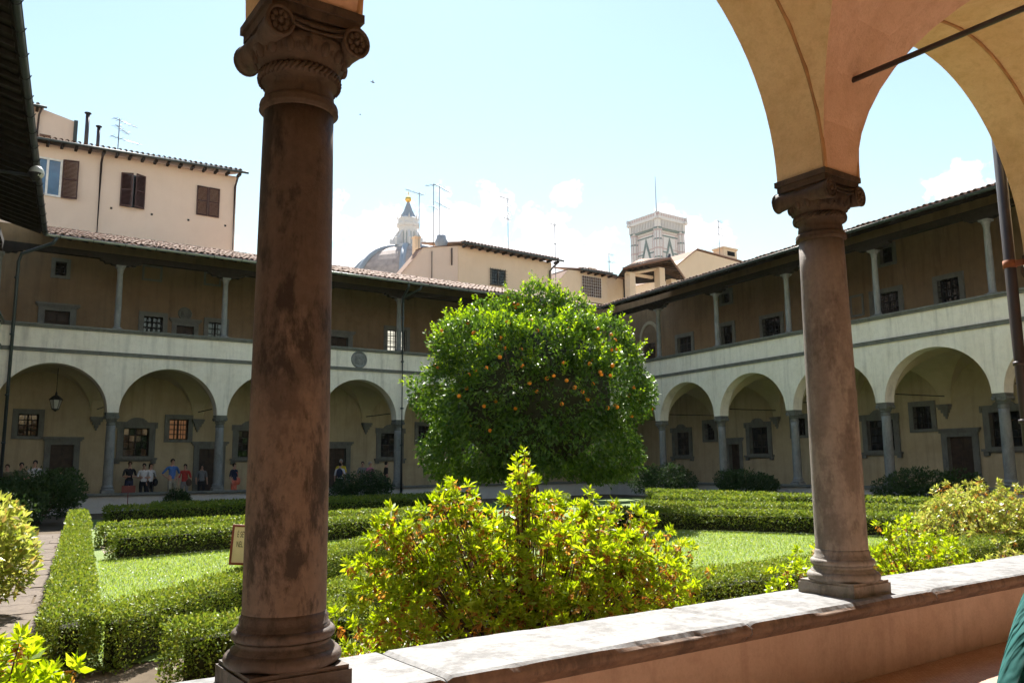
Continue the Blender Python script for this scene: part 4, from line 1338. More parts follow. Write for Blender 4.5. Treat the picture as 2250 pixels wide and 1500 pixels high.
for k in range(8):
    a = 2 * PI * k / 8
    q = MB(lambda s, n, z, a=a: (math.cos(a) * n - math.sin(a) * s, math.sin(a) * n + math.cos(a) * s, z))
    q.prism([(-.45, 71.5), (.45, 71.5), (.45, 75.4), (.2, 76), (-.2, 76), (-.45, 75.4)], 2.3, 2.42); q.build('window', M_GREENMAR, ln_)
    a += PI / 8
    q = MB(lambda s, n, z, a=a: (math.cos(a) * n - math.sin(a) * s, math.sin(a) * n + math.cos(a) * s, z))
    q.fr_ = None
    vb = [(2.4, 70.6), (4.7, 70.6), (4.7, 73.0), (4.3, 73.4), (4.0, 73.0), (3.3, 74.6), (2.4, 76.2)]
    idx0 = [q.P((-.28, n_, z_)) for n_, z_ in vb]; idx1 = [q.P((.28, n_, z_)) for n_, z_ in vb]
    q.f += [idx0[::-1], idx1] + [[idx0[i], idx0[(i + 1) % len(vb)], idx1[(i + 1) % len(vb)], idx1[i]] for i in range(len(vb))]; q.sm += [False] * (2 + len(vb))
    q.build('buttress', M_MARBLE, ln_)
    q = MB(); q.tube([(2.75 * math.cos(a), 2.75 * math.sin(a), 80), (2.75 * math.cos(a), 2.75 * math.sin(a), 81.6)], .22, 5, r2=.05); q.build('pinnacle', M_MARBLE, ln_)
b = MB(); b.lathe([(2.3, 80.3), (1.2, 83), (.35, 85.9), (.2, 86.0)], n=8, smooth=False); b.build('spire', M_LEAD, dome).scale = (1.25, 1.25, 1)
b = MB(); b.ball((0, 0, 86.9), 1.05, 16, 10); b.tube([(0, 0, 87.8), (0, 0, 89.6)], .12, 5); b.tube([(-.6, 0, 89), (.6, 0, 89)], .1, 5); b.build('gilded_ball', M_GOLD, dome)

tw = tag(empty('bell_tower', (193.6, 190.2, 0)), 'square marble bell tower with crenellated gallery and flagpole', 'tower')
tw.scale = (.8, .8, 1)
tw.rotation_euler = (0, 0, rad(-42) + rad(45) - rad(2))
HW = 6.6
b = MB(); b.box(-HW, HW, -HW, HW, 0, 76.6); b.build('shaft', M_MARBLE, tw)
for sx in (-1, 1):
    for sy in (-1, 1):
        q = MB(); q.lathe([(1.75, 0), (1.75, 77)], (sx * HW, sy * HW, 0), 8, False)
        c = q.build('corner_buttress', M_MARBLE, tw)
        for z in range(40, 77, 3):
            q = MB(); q.lathe([(1.8, z), (1.8, z + .5)], (sx * HW, sy * HW, 0), 8, False); q.build('band', M_GREENMAR if z % 2 else M_PINKMAR, c)
        for k in range(8):
            a = 2 * PI * (k + .5) / 8
            q = MB(); q.tube([(sx * HW + 1.66 * math.cos(a), sy * HW + 1.66 * math.sin(a), 50), (sx * HW + 1.66 * math.cos(a), sy * HW + 1.66 * math.sin(a), 76.4)], .18, 4); q.build('strip', M_PINKMAR, c)
for a in (0, PI / 2, PI, -PI / 2):
    Fq = lambda s, n, z, a=a: (math.cos(a) * s - math.sin(a) * -n * -1, 0, z)
    ca, sa = math.cos(a), math.sin(a)
    Fq = lambda s, n, z, ca=ca, sa=sa: (ca * s + sa * (HW + n), sa * s - ca * (HW + n), z)
    for z in (58, 63.6, 69.2, 74.6):
        q = MB(Fq); q.box(-5.0, 5.0, 0, .12, z, z + .45); q.build('green_band', M_GREENMAR, tw)
    for z in (59.2, 64.6, 70.4, 75.6):
        q = MB(Fq); q.box(-5.0, 5.0, 0, .1, z, z + .35); q.build('pink_band', M_PINKMAR, tw)
    for s in (-4.6, -3.7, 3.5, 4.4):
        q = MB(Fq); q.box(s, s + .25, 0, .09, 50, 76); q.build('pink_strip', M_PINKMAR, tw)
    # gable over the great window
    q = MB(Fq)
    for (x0, z0), (x1, z1) in (((-3.1, 66.3), (0, 74.2)), ((3.1, 66.3), (0, 74.2))):
        q.prism([(x0, z0), (x0 + (.8 if x0 < 0 else -.8), z0), (0, 72.4), (0, 74.4)], .02, .35)
    q.build('gable', M_GREENMAR, tw)
    q = MB(Fq)
    q.prism([(-2.1, 66.3), (2.1, 66.3), (0, 71.8)], .01, .2); q.build('gable_field', M_MARBLE, tw)
    q = MB(Fq)
    arch = [(-2.4, 50), (-2.4, 63.2)] + [(-2.4 + 4.8 * i / 10, 63.2 + 2.9 * math.sin(PI * i / 10) ** .8) for i in range(1, 10)] + [(2.4, 63.2), (2.4, 50)]
    q.prism(arch, .1, .26); q.build('window_surround', M_PINKMAR, tw)
    q = MB(Fq)
    arch = [(-1.7, 50), (-1.7, 62.8)] + [(-1.7 + 3.4 * i / 10, 62.8 + 2.1 * math.sin(PI * i / 10) ** .8) for i in range(1, 10)] + [(1.7, 62.8), (1.7, 50)]
    q.prism(arch, .2, .3); wdw = q.build('window', M_DARK, tw)
    for s in (-.62, .62):
        q = MB(Fq); q.box(s - .12, s + .12, .3, .45, 50, 63.4); q.build('mullion', M_MARBLE, wdw)
    # corbelled gallery
    q = MB(Fq); q.box(-8.4, 8.4, -.5, .9, 76.6, 77.2); q.build('string', M_GREENMAR, tw)
    for i in range(19):
        s = -8.1 + i * .9
        q = MB(Fq); q.prism([(s - .2, 77.2), (s + .2, 77.2), (s + .2, 79.8), (s - .2, 79.8)], .2, 1.5); q.build('corbel', M_MARBLE, tw)
    q = MB(Fq); q.box(-9.3, 9.3, .2, 1.9, 79.8, 80.5); q.build('cornice', M_MARBLE, tw)
    q = MB(Fq); q.box(-9.2, 9.2, 1.3, 1.75, 80.5, 82.0); q.build('parapet', M_MARBLE, tw)
    for i in range(14):
        q = MB(Fq); q.box(-9 + i * 1.35, -8.2 + i * 1.35, 1.7, 1.8, 80.8, 81.7); q.build('parapet_panel', M_PINKMAR, tw)
b = MB(); b.box(-8, 8, -8, 8, 79.9, 80.4); b.build('gallery_floor', M_MARBLE, tw)
b = MB(); b.face([(-7, -7, 80.4), (7, -7, 80.4), (0, 0, 82.6)]); b.face([(7, -7, 80.4), (7, 7, 80.4), (0, 0, 82.6)]); b.face([(7, 7, 80.4), (-7, 7, 80.4), (0, 0, 82.6)]); b.face([(-7, 7, 80.4), (-7, -7, 80.4), (0, 0, 82.6)]); b.build('roof', M_TILE, tw)
b = MB(); b.tube([(0, 0, 82), (0, 0, 97)], .28, 6, r2=.1); b.build('flagpole', M_LEAD, tw)

# ------------------------------------------------------------------ hedges
def hedge(label, pts, width, h=.49, leaf=.03, dens=.85, lit=True):
    """clipped hedge along a line: dark twig core and a skin of small leaves"""
    p0, p1 = Vector((*pts[0], 0)), Vector((*pts[1], 0))
    d = p1 - p0
    L = d.length
    d.normalize()
    e = Vector((-d.y, d.x, 0))
    o = empty('box_hedge', tuple(p0 + d * L / 2))
    tag(o, label, 'hedge', 'clipped box hedges of the garden')
    c0 = o.location
    F = lambda s, n, z: tuple(p0 + d * s + e * n + Vector((0, 0, z)) - c0)
    b = MB(F)
    i_ = .125
    b.box(i_, L - i_, -width / 2 + i_, width / 2 - i_, .02, h - i_)
    b.build('twig_core', M_BOXCORE, o)
    # leaves on top, sides and ends
    A = L * width + 2 * L * h + 2 * width * h
    n = int(A * dens * 2.1 / (leaf * leaf * .5))
    u = RNG.random(n) * A
    S, N_, Z, NS, NN, NZ = [np.zeros(n) for _ in range(6)]
    a1, a2 = L * width, L * width + 2 * L * h
    r1, r2 = RNG.random(n), RNG.random(n)
    top = u < a1
    S[top] = r1[top] * L; N_[top] = (r2[top] - .5) * width; Z[top] = h; NZ[top] = 1
    sd_ = (u >= a1) & (u < a2)
    sg = np.where(RNG.random(n) < .5, -1, 1)
    S[sd_] = r1[sd_] * L; N_[sd_] = sg[sd_] * width / 2; Z[sd_] = r2[sd_] ** .8 * h; NN[sd_] = sg[sd_]
    en = u >= a2
    S[en] = np.where(sg[en] > 0, L, 0); N_[en] = (r1[en] - .5) * width; Z[en] = r2[en] * h; NS[en] = sg[en]
    lump = .010 * np.sin(S * 3.1 + N_ * 3) + .010 * np.sin(S * 9.7 + 2 * Z * 7) + .008 * np.sin(S * 23 + N_ * 17)
    depth = RNG.random(n) ** 1.5 * .13 - .02
    # thin towards the foot on the sides
    keep = ~(sd_ & (RNG.random(n) > .35 + .9 * Z / h))
    S = S - NS * (depth - lump); N_ = N_ - NN * (depth - lump); Z = Z - NZ * (depth - lump * .8)
    # stray shoots
    Z = Z + (top & (RNG.random(n) < .008)) * RNG.random(n) * .06
    dd = np.array(d); ee = np.array(e)
    C = np.array(p0 - c0)[None] + S[:, None] * dd + N_[:, None] * ee + Z[:, None] * np.array([0, 0, 1.0])
    Nr = NS[:, None] * dd + NN[:, None] * ee + NZ[:, None] * np.array([0, 0, 1.0])
    Dn = unit(Nr * .6 + RNG.normal(size=(n, 3)) * .75 + np.array([0, 0, .25]))
    C, Dn = C[keep], Dn[keep]
    k = len(C)
    l = leaf * (.75 + .6 * RNG.random(k))
    V, Fc = leaves(C, Dn, l, l * .55)
    q = bpy.data.objects.new('leaves', np_mesh('leaves', V, Fc, M_BOX))
    q.parent = o
    q['kind'] = 'stuff'
    link(q)
    return o
hedge('long box hedge bordering the flagged path on the left', [(1.05, 7.7), (2.55, 18.7)], .40, .49, .029)
hedge('lower continuation of the long left hedge, beyond its step', [(2.62, 19.0), (3.62, 26.4)], .40, .50, .055)
hedge('hedge along the near side of the left lawn, running up to the column', [(1.3, 7.75), (9.3, 16.0)], .38, .49, .028)
hedge('hedge closest to the near coping, left of the brown column', [(1.6, 6.75), (3.2, 6.85)], .38, .49, .03)
hedge('hedge running from behind the brown column to the orange tree', [(3.3, 7.75), (11.0, 15.5)], .40, .49, .029)
hedge('hedge behind the left lawn', [(2.9, 17.0), (11.0, 18.6)], .42, .49, .05)
hedge('hedge on the far side of the cross path behind the left lawn', [(3.1, 19.6), (11.2, 20.6)], .42, .49, .055)
hedge('dark hedge in shade below the far wing people', [(4.4, 26.9), (17.0, 27.2)], .5, .54, .07)
hedge('low hedge farthest back at the foot of the opposite wing', [(6.2, 29.4), (19, 29.6)], .5, .5, .08)
hedge('hedge in front of the right lawn behind the coping', [(4.6, 6.25), (16.5, 6.4)], .6, .48, .029, .75)
hedge('hedge at the back of the right lawn', [(14.6, 17.0), (18.7, 8.0)], .45, .5, .05)
hedge('hedge beyond the path behind the right lawn', [(17.6, 18.4), (21.4, 9.2)], .45, .52, .06)
hedge('long hedge parallel to the right wing', [(25.5, 26.0), (23.6, 10.6)], .6, .54, .075)
hedge('middle hedge before the right wing shrubs', [(21.9, 22.0), (21.9, 17.0)], .5, .52, .075)
hedge('hedge closing the walk left of the orange tree trunk', [(10.7, 16.4), (11.3, 18.5)], .5, .54, .06)
hedge('short hedge under the orange tree on its right', [(15.8, 21.0), (19.5, 24.5)], .5, .54, .07)

# ------------------------------------------------------------------ grass and daisies
def lawn_grass():
    tri = []
    polys = [[(1.35, 8.2), (2.7, 16.9), (10.2, 18.2), (9.2, 16.3)], [(5.2, 6.9), (16.4, 6.9), (18.2, 8.2), (14.4, 16.6), (12.0, 15.8)]]
    P = []
    for pl in polys:
        pl = np.array(pl)
        lo, hi = pl.min(0), pl.max(0)
        q = lo + RNG.random((60000 * (2 if pl is polys[1] else 1), 2)) * (hi - lo)
        inside = np.ones(len(q), bool)
        c = pl.mean(0)
        ins = np.zeros(len(q), bool)
        for i in range(len(pl)):
            a, b_ = pl[i], pl[(i + 1) % len(pl)]
            cond = ((a[1] > q[:, 1]) != (b_[1] > q[:, 1])) & (q[:, 0] < (b_[0] - a[0]) * (q[:, 1] - a[1]) / (b_[1] - a[1] + 1e-9) + a[0])
            ins ^= cond
        P.append(q[ins])
    P = np.concatenate(P)
    n = len(P)
    C = np.column_stack([P, np.zeros(n)])
    D_ = unit(np.column_stack([RNG.normal(size=(n, 2)) * .6, np.ones(n)]))
    L = .035 + .035 * RNG.random(n)
    V, F = leaves(C, D_, L, .010 + .006 * RNG.random(n))
    o = bpy.data.objects.new('grass', np_mesh('grass', V, F, M_GRASS))
    link(o)
    tag(o, 'mown grass blades of the two lawns', 'grass', kind='stuff')
    k = RNG.choice(n, 900, replace=False)
    C = C[k] + np.array([0, 0, .045])
    V, F = leaves(C - np.array([.012, 0, 0]), np.tile([1.0, 0, .1], (900, 1)) + RNG.normal(size=(900, 3)) * .3, np.full(900, .026), np.full(900, .026), fold=.05)
    o = bpy.data.objects.new('daisies', np_mesh('daisies', V, F, M_DAISY))
    link(o)
    tag(o, 'white daisies scattered over the lawns', 'flowers', kind='stuff')
lawn_grass()

# ------------------------------------------------------------------ the orange tree
def orange_tree():
    c0 = Vector((14.3, 19.3, 0))
    o = tag(empty('orange_tree', c0), 'big round orange tree laden with fruit in the middle of the garden', 'tree')
    b = MB()
    b.tube([(0, 0, 0), (.05, .02, .7), (-.03, .05, 1.5), (.0, 0, 2.4)], .2, 12, r2=.15)
    b.build('trunk', M_TRUNK, o)
    for k in range(9):
        a = 2 * PI * k / 9 + .3
        q = MB(); r = 2.0 + random.random() * .8
        q.tube([(0, 0, 1.6 + .1 * k), (.4 * math.cos(a), .4 * math.sin(a), 2.3), (r * .6 * math.cos(a), r * .6 * math.sin(a), 3.0 + .2 * (k % 3)), (r * math.cos(a), r * math.sin(a), 3.8 + .4 * (k % 3))], .09, 7, r2=.02)
        q.build('limb', M_TRUNK, o)
    # lobes that make the crown's uneven outline
    lobes = [(0, 0, 3.7, 2.2, 2.0)]
    for k in range(13):
        a = 2 * PI * k / 13 + random.uniform(-.15, .15)
        q_ = random.uniform(2.15, 2.6); lobes.append((q_ * math.cos(a), q_ * math.sin(a), random.uniform(2.9, 4.1), random.uniform(.8, 1.15), random.uniform(.8, 1.15)))
    for k in range(11):
        a = 2 * PI * k / 11 + .2
        lobes.append((1.95 * math.cos(a), 1.95 * math.sin(a), random.uniform(4.5, 5.3), random.uniform(.7, 1.1), random.uniform(.7, 1.0)))
    for k in range(11):
        a = 2 * PI * k / 11
        lobes.append((2.12 * math.cos(a), 2.12 * math.sin(a), random.uniform(1.9, 2.3), random.uniform(1.0, 1.25), .9))
    # view-side shoulders seen in the outline: (right, up) offsets turned into plan
    ca, sa = math.cos(yaw), math.sin(yaw)
    for rx, dy, z, r in ((-2.75, 0, 3.75, .85), (-2.3, 0, 5.2, .7), (.25, 0, 6.1, .85), (-.5, .3, 5.9, .8), (1.1, 0, 5.85, .75), (2.25, 0, 5.3, .6), (2.75, 0, 3.6, .85), (2.4, -.2, 4.5, .8), (-1.4, .2, 5.7, .75)):
        lobes.append((rx * ca + dy * sa, -rx * sa + dy * ca, z, r, r))
    L = np.array(lobes)
    N = 125000
    w = L[:, 3] ** 2
    w[0] *= .6
    idx = RNG.choice(len(L), N, p=w / w.sum())
    dirv = unit(RNG.normal(size=(N, 3)))
    rr = 1 - .34 * RNG.random(N) ** 2 + .05 * np.sin(dirv[:, 0] * 9 + idx) * np.sin(dirv[:, 2] * 11)
    Pp = L[idx, :3] + dirv * np.column_stack([L[idx, 3], L[idx, 3], L[idx, 4]]) * rr[:, None]
    # drop what lies deep inside other lobes or below the skirt
    ins = np.zeros(N)
    for j in range(len(L)):
        q = (Pp - L[j, :3]) / np.array([L[j, 3], L[j, 3], L[j, 4]])
        ins = np.maximum(ins, (np.linalg.norm(q, axis=1) < .72) * (idx != j))
    hole = np.sin(2.9 * Pp[:, 0] + 1.1) * np.sin(3.1 * Pp[:, 1] + .4) * np.sin(2.7 * Pp[:, 2]) + .35 * np.sin(7.3 * Pp[:, 0] + 2 * Pp[:, 2]) * np.sin(6.7 * Pp[:, 2] + Pp[:, 1])
    keep = (ins < .5) & (Pp[:, 2] > 1.05 + .3 * RNG.random(N)) & ((hole > -.22) | (RNG.random(N) < .22))
    Pp, dirv, idx = Pp[keep], dirv[keep], idx[keep]
    # clusters: pull leaves into sprigs
    n = len(Pp)
    k = RNG.choice(n, n // 9, replace=False)
    near_ = RNG.integers(0, len(k), n)
    out_ = unit(Pp - np.array([0, 0, 3.2]))
    Dn = unit(out_ * .55 + RNG.normal(size=(n, 3)) * .6 + np.array([0, 0, .05]) - np.array([0, 0, .5]) * (Pp[:, 2:3] < 3.6) + np.array([0, 0, .4]) * (Pp[:, 2:3] > 5))
    l = .10 + .06 * RNG.random(n)
    V, F = leaves(Pp + RNG.normal(size=(n, 3)) * .035, Dn, l, l * .45)
    q = bpy.data.objects.new('crown', np_mesh('crown', V, F, M_CITRUS)); q.parent = o; q['kind'] = 'stuff'; link(q)
    # upright fresh shoots on the top and shoulders
    T = []
    for t in range(1700):
        j = RNG.integers(0, n)
        if Pp[j, 2] > 3.2 + 1.6 * RNG.random():
            T.append(Pp[j])
    Cs, Ds = [], []
    for p in T:
        ax = unit((p - np.array([0, 0, 3.6]))[None])[0] * .6 + np.array([0, 0, .9]) + RNG.normal(size=3) * .25
        ax /= np.linalg.norm(ax)
        for i in range(14):
            Cs.append(p + ax * (.03 * i)); dv = RNG.normal(size=3); dv -= ax * (dv @ ax); Ds.append(unit(dv[None])[0] + ax * .7)
    V, F = leaves(np.array(Cs), np.array(Ds), .08 + .04 * RNG.random(len(Cs)), .035 + .012 * RNG.random(len(Cs)))
    q = bpy.data.objects.new('shoots', np_mesh('shoots', V, F, M_AZALEA if False else M_SHOOT)); q.parent = o; q['kind'] = 'stuff'; link(q)
    # dark mass of inner twigs so that the crown is not see-through
    b = MB(); b.ball((0, 0, 3.6), 1.0, 14, 10, (2.3, 2.3, 2.1)); b.build('inner_twigs', M_BOXCORE, o)
    # fruit: hung in the outer leaves on the viewer's side and elsewhere
    bb = MB(); bb.ball((0, 0, 0), .052, 10, 8); om = bb.mesh('orange', M_ORANGE)
    spots = []
    toward = Vector((-math.sin(yaw), -math.cos(yaw), 0)); right = Vector((ca, -sa, 0))
    for (px, py) in ((1137, 690), (1133, 681), (1141, 684), (1120, 664), (982, 748), (1052, 762), (1059, 788), (1050, 763), (1118, 745), (1122, 748), (1165, 743), (1160, 743), (1182, 723), (1177, 730), (1238, 759), (1301, 755), (1315, 782), (1341, 771), (1333, 760), (1145, 805), (1105, 780), (1146, 838), (1104, 822), (1227, 830), (1207, 856), (1194, 860), (1231, 866), (1171, 895), (1168, 907), (1221, 911), (1322, 836), (1299, 855), (1297, 850), (1316, 856), (1310, 918), (1025, 855), (1044, 852), (1024, 892), (959, 806), (963, 813), (973, 824), (979, 745), (1343, 790), (1333, 792), (1422, 910), (1160, 870), (1246, 880), (1039, 737), (1278, 832), (1078, 842), (1261, 888), (1271, 902)):
        rx = (px - 1170) / 74.0; z = 1.65 + (1024 - py) / 74.0
        # front surface of the crown at that spot
        best = None
        for (lx, ly, lz, lr, lh) in lobes:
            cr = lx * ca - ly * sa; cf = -(lx * sa + ly * ca)
            q2 = 1 - ((rx - cr) / lr) ** 2 - ((z - lz) / lh) ** 2
            if q2 > 0:
                f = cf + lr * math.sqrt(q2)
                best = f if best is None else max(best, f)
        if best is None: continue
        p = right * rx + toward * (best - .09) + Vector((0, 0, z))
        inst('orange', om, o, Matrix.Translation(p) @ Matrix.Scale(random.uniform(.9, 1.15), 4))
    tv = np.array(toward)
    cand = [j for j in RNG.permutation(n)[:4000] if (unit(Pp[j:j + 1] - np.array([0, 0, 3.4]))[0] @ tv) > .35 and Pp[j, 2] > 2.4 and np.linalg.norm(Pp[j, :2]) > 1.5][:34]
    for j in cand:
        inst('orange', om, o, Matrix.Translation(Vector(Pp[j]) + toward * .03))
    return o
M_SHOOT = leafmat('fresh_orange_shoots', [(.15, .27, .025), (.21, .34, .03), (.27, .38, .04)], 0.5, 0.35, 0.45)
orange_tree()

# ------------------------------------------------------------------ azaleas and rhododendrons
def azalea(label, c, tips, rx, ry, h, n_ros, lmat, fmat_, leafL, faded=.5, stems=14, name='azalea_shrub', group='azaleas along the walls', k_leaf=9):
    """stems fan out from the foot; every twig ends in a whorl of leaves, with withered flowers below it"""
    c0 = Vector((*c, 0))
    o = tag(empty(name, c0), label, 'shrub', group)
    # whorl positions: named tips plus a scatter through the dome
    P = [Vector(t) - c0 for t in tips]
    while len(P) < n_ros:
        a = random.uniform(0, 2 * PI); u = random.random() ** .5; zz = random.random()
        rr_ = u * (1 - .38 * max(0, zz - .4))
        p = Vector((rx * rr_ * math.cos(a), ry * rr_ * math.sin(a), h * (.10 + .86 * zz * (1 - .34 * u * u))))
        lump = .10 * math.sin(3.1 * a + 5 * zz) + .07 * math.sin(7 * a)
        P.append(p * (1 + lump))
    Cs, Ds, Ls = [], [], []
    Cf, Df, Lf = [], [], []
    S = MB()
    ns = 0
    for i, p in enumerate(P):
        ax = Vector((p.x / rx, p.y / ry, .9 + .4 * random.random())) + Vector([random.gauss(0, .25) for _ in range(3)])
        ax.normalize()
        e1 = ax.orthogonal().normalized(); e2 = ax.cross(e1)
        m_ = k_leaf + random.randint(-2, 2)
        for layer, (el, sc_, off) in enumerate(((.25, 1.0, 0), (.75, .85, .02), (1.3, .6, .035))):
            for k in range(m_ if layer < 2 else m_ // 2):
                a = 2 * PI * (k + .5 * layer) / m_ + random.uniform(-.2, .2)
                el_ = el + random.gauss(0, .28); d = (e1 * math.cos(a) + e2 * math.sin(a)) * math.cos(el_) + ax * math.sin(el_)
                Cs.append(p + ax * off); Ds.append(d); Ls.append(leafL * sc_ * random.uniform(.55, 1.3))
        if random.random() < faded:
            for k in range(random.randint(6, 13)):
                a = random.uniform(0, 2 * PI)
                d = (e1 * math.cos(a) + e2 * math.sin(a)) * .8 - ax * random.uniform(-.2, .9)
                Cf.append(p - ax * random.uniform(.0, .07)); Df.append(d); Lf.append(leafL * random.uniform(.45, .8))
        if i < min(n_ros * .5, 260):
            b0 = Vector((random.gauss(0, .06 * rx), random.gauss(0, .06 * ry), .02))
            md = b0 * .4 + p * .5 + Vector((0, 0, -.06 * h))
            S.tube([tuple(b0), tuple(md), tuple(p - ax * .01)], .010 if i > 30 else .016, 4, r2=.003)
    V, F = leaves(np.array([tuple(v) for v in Cs]), np.array([tuple(v) for v in Ds]), np.array(Ls), np.array(Ls) * (.24 + .14 * RNG.random(len(Ls))), fold=.2)
    q = bpy.data.objects.new('foliage', np_mesh('foliage', V, F, lmat)); q.parent = o; q['kind'] = 'stuff'; link(q)
    if Cf:
        V, F = leaves(np.array([tuple(v) for v in Cf]), np.array([tuple(v) for v in Df]), np.array(Lf), np.array(Lf) * .4, fold=.3)
        q = bpy.data.objects.new('withered_flowers', np_mesh('withered_flowers', V, F, fmat_)); q.parent = o; q['kind'] = 'stuff'; link(q)
    s = S.build('stems', M_TWIG, o); s['kind'] = 'stuff'
    return o
main_tips = [(3.62, 5.0, 1.72), (3.66, 5.02, 1.62), (3.55, 4.98, 1.55), (3.7, 5.05, 1.5), (3.6, 5.0, 1.42), (3.5, 5.1, 1.36), (3.78, 4.95, 1.4), (3.0, 5.0, 1.53), (2.92, 5.0, 1.46), (3.05, 5.1, 1.42), (2.85, 4.9, 1.4), (2.75, 5, 1.35), (2.54, 5.0, 1.36), (2.48, 5.05, 1.28), (2.6, 4.9, 1.25),
             (4.22, 5.0, 1.42), (4.2, 5.05, 1.33), (4.5, 5.0, 1.33), (4.65, 4.95, 1.28), (4.8, 5.0, 1.24), (4.95, 5.0, 1.2), (5.1, 5.0, 1.08), (5.28, 5.0, .98), (5.2, 5.05, .93), (5.22, 5.0, .62), (5.1, 5.0, .7)]
ext = []
for t in main_tips:
    for i in range(5):
        ext.append((t[0] + random.gauss(0, .07), t[1] + random.gauss(0, .07), t[2] - .05 - .055 * i))
main_tips += ext
azalea('large yellow-green azalea with withered orange flowers just behind the coping', (3.62, 5.0), main_tips, 1.5, .68, 1.42, 1900, M_AZALEA, M_FADED, .068, .8)
azalea('azalea sprigs in the bottom left corner of the view', (.30, 4.75), [(.66, 4.6, .70), (.6, 4.55, .62), (.42, 4.6, .86), (.3, 4.6, .84)], .5, .42, .86, 240, M_AZALEA, M_FADED, .085, .35)
azalea('yellow-green azalea right of the grey-brown column behind the coping', (8.9, 5.05), [(8.3, 5.1, .98), (8.5, 5.1, .95), (8.9, 5.2, .98), (9.1, 5.2, .9), (9.35, 5.2, .74)], .9, .5, .95, 420, M_AZALEA, M_FADED, .065, .3)
azalea('low azalea at the foot of the grey-brown column on its left', (6.55, 4.75), [], .5, .4, .9, 100, M_AZALEA, M_FADED, .065, .2)
azalea('tall yellowing azalea at the right edge in front of the hedges', (14.6, 7.0), [], 1.7, 1.1, 1.3, 800, M_PALELEAF, M_FADED, .085, .4)
azalea('small yellow azalea peeping over the coping at the right edge', (12.6, 4.9), [], .9, .45, .84, 130, M_PALELEAF, M_FADED, .07, .3)
azalea('small yellow azalea between coping and hedge, past the grey-brown column', (10.6, 4.9), [], .4, .35, .72, 60, M_PALELEAF, M_FADED, .06, .3)
def rhodo(label, c, rx, ry, h, n, mat, leafL=.11, fl=None):
    c0 = Vector((*c, 0))
    o = tag(empty('rhododendron_bush', c0), label, 'shrub', 'rounded bushes against the wings')
    k = 9
    lob = np.array([(0, 0, .55 * h, rx * .75, ry * .75, .42 * h)] + [(rx * .6 * math.cos(2 * PI * i / k), ry * .6 * math.sin(2 * PI * i / k), h * random.uniform(.3, .68), rx * .42, ry * .42, h * .3) for i in range(k)])
    idx = RNG.integers(0, len(lob), n)
    dv = unit(RNG.normal(size=(n, 3)))
    P = lob[idx, :3] + dv * lob[idx, 3:] * (1 - .35 * RNG.random((n, 1)) ** 2)
    P = P[P[:, 2] > .03]
    m_ = len(P)
    Dn = unit(unit(P - np.array([0, 0, .35 * h])) * .7 + RNG.normal(size=(m_, 3)) * .6 + np.array([0, 0, .15]))
    l = leafL * (.7 + .6 * RNG.random(m_))
    V, F = leaves(P, Dn, l, l * .4)
    q = bpy.data.objects.new('foliage', np_mesh('foliage', V, F, mat)); q.parent = o; q['kind'] = 'stuff'; link(q)
    b = MB()
    for i in range(7):
        a = 2 * PI * i / 7
        b.tube([(.1 * math.cos(a), .1 * math.sin(a), 0), (.4 * rx * math.cos(a), .4 * ry * math.sin(a), h * .4), (.62 * rx * math.cos(a), .62 * ry * math.sin(a), h * .66)], .025, 5, r2=.008)
    s = b.build('stems', M_TWIG, o)
    return o
rhodo('pale green rhododendron at the left edge beside the flagged path', (.15, 11.4), 1.0, 1.0, 1.5, 11000, M_PALELEAF, .10)
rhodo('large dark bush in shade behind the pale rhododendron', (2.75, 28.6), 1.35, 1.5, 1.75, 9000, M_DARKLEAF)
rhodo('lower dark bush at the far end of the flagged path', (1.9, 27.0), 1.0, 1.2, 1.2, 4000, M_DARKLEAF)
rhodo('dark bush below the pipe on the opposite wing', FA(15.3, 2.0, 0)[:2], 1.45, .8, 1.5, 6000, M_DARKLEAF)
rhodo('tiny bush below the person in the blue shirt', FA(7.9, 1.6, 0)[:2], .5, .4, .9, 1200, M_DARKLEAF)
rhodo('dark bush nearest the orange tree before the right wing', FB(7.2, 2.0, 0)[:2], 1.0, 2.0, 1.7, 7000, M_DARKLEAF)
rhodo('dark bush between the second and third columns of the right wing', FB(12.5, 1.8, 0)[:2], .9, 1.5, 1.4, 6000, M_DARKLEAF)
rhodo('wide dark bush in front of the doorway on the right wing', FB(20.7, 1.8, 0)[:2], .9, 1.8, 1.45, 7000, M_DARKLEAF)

# ------------------------------------------------------------------ lamps, signs, birds
lan = tag(empty('hanging_lantern', FA(3.98, -1.7, 4.1)), 'iron lantern hanging by a chain under the first far arch', 'lantern')
b = MB(); b.tube([(0, 0, .55), (0, 0, 1.6)], .014, 5); b.build('chain', M_IRON, lan)
b = MB(); b.lathe([(.12, -.12), (.21, .2), (.21, .22)], n=6, smooth=False); b.build('glass', M_LAMPGLASS, lan)
b = MB(); b.lathe([(.24, .22), (.25, .25), (.12, .38), (.05, .42), (.04, .5), (.02, .56)], n=6, smooth=False); b.lathe([(.02, -.22), (.07, -.17), (.13, -.14), (.13, -.11)], n=6, smooth=False)
for k in range(6):
    a = 2 * PI * k / 6
    b.tube([(.122 * math.cos(a), .122 * math.sin(a), -.12), (.213 * math.cos(a), .213 * math.sin(a), .22)], .012, 4)
b.build('frame', M_IRON, lan)
fl = tag(empty('flood_lamp', (1.75, 25.1, 9.6)), 'round lamp on an arm under the left eave', 'lamp')
b = MB(); b.ball((.12, 0, .05), .19, 14, 10); b.build('globe', M_LAMPGLASS, fl)
b = MB(); b.tube([(-2.4, .1, -.1), (-.05, 0, -.05)], .045, 6); b.lathe([(.06, -.2), (.12, -.12), (.2, 0), (.2, .02)], (.1, 0, 0), 12); b.build('arm', M_IRON, fl)
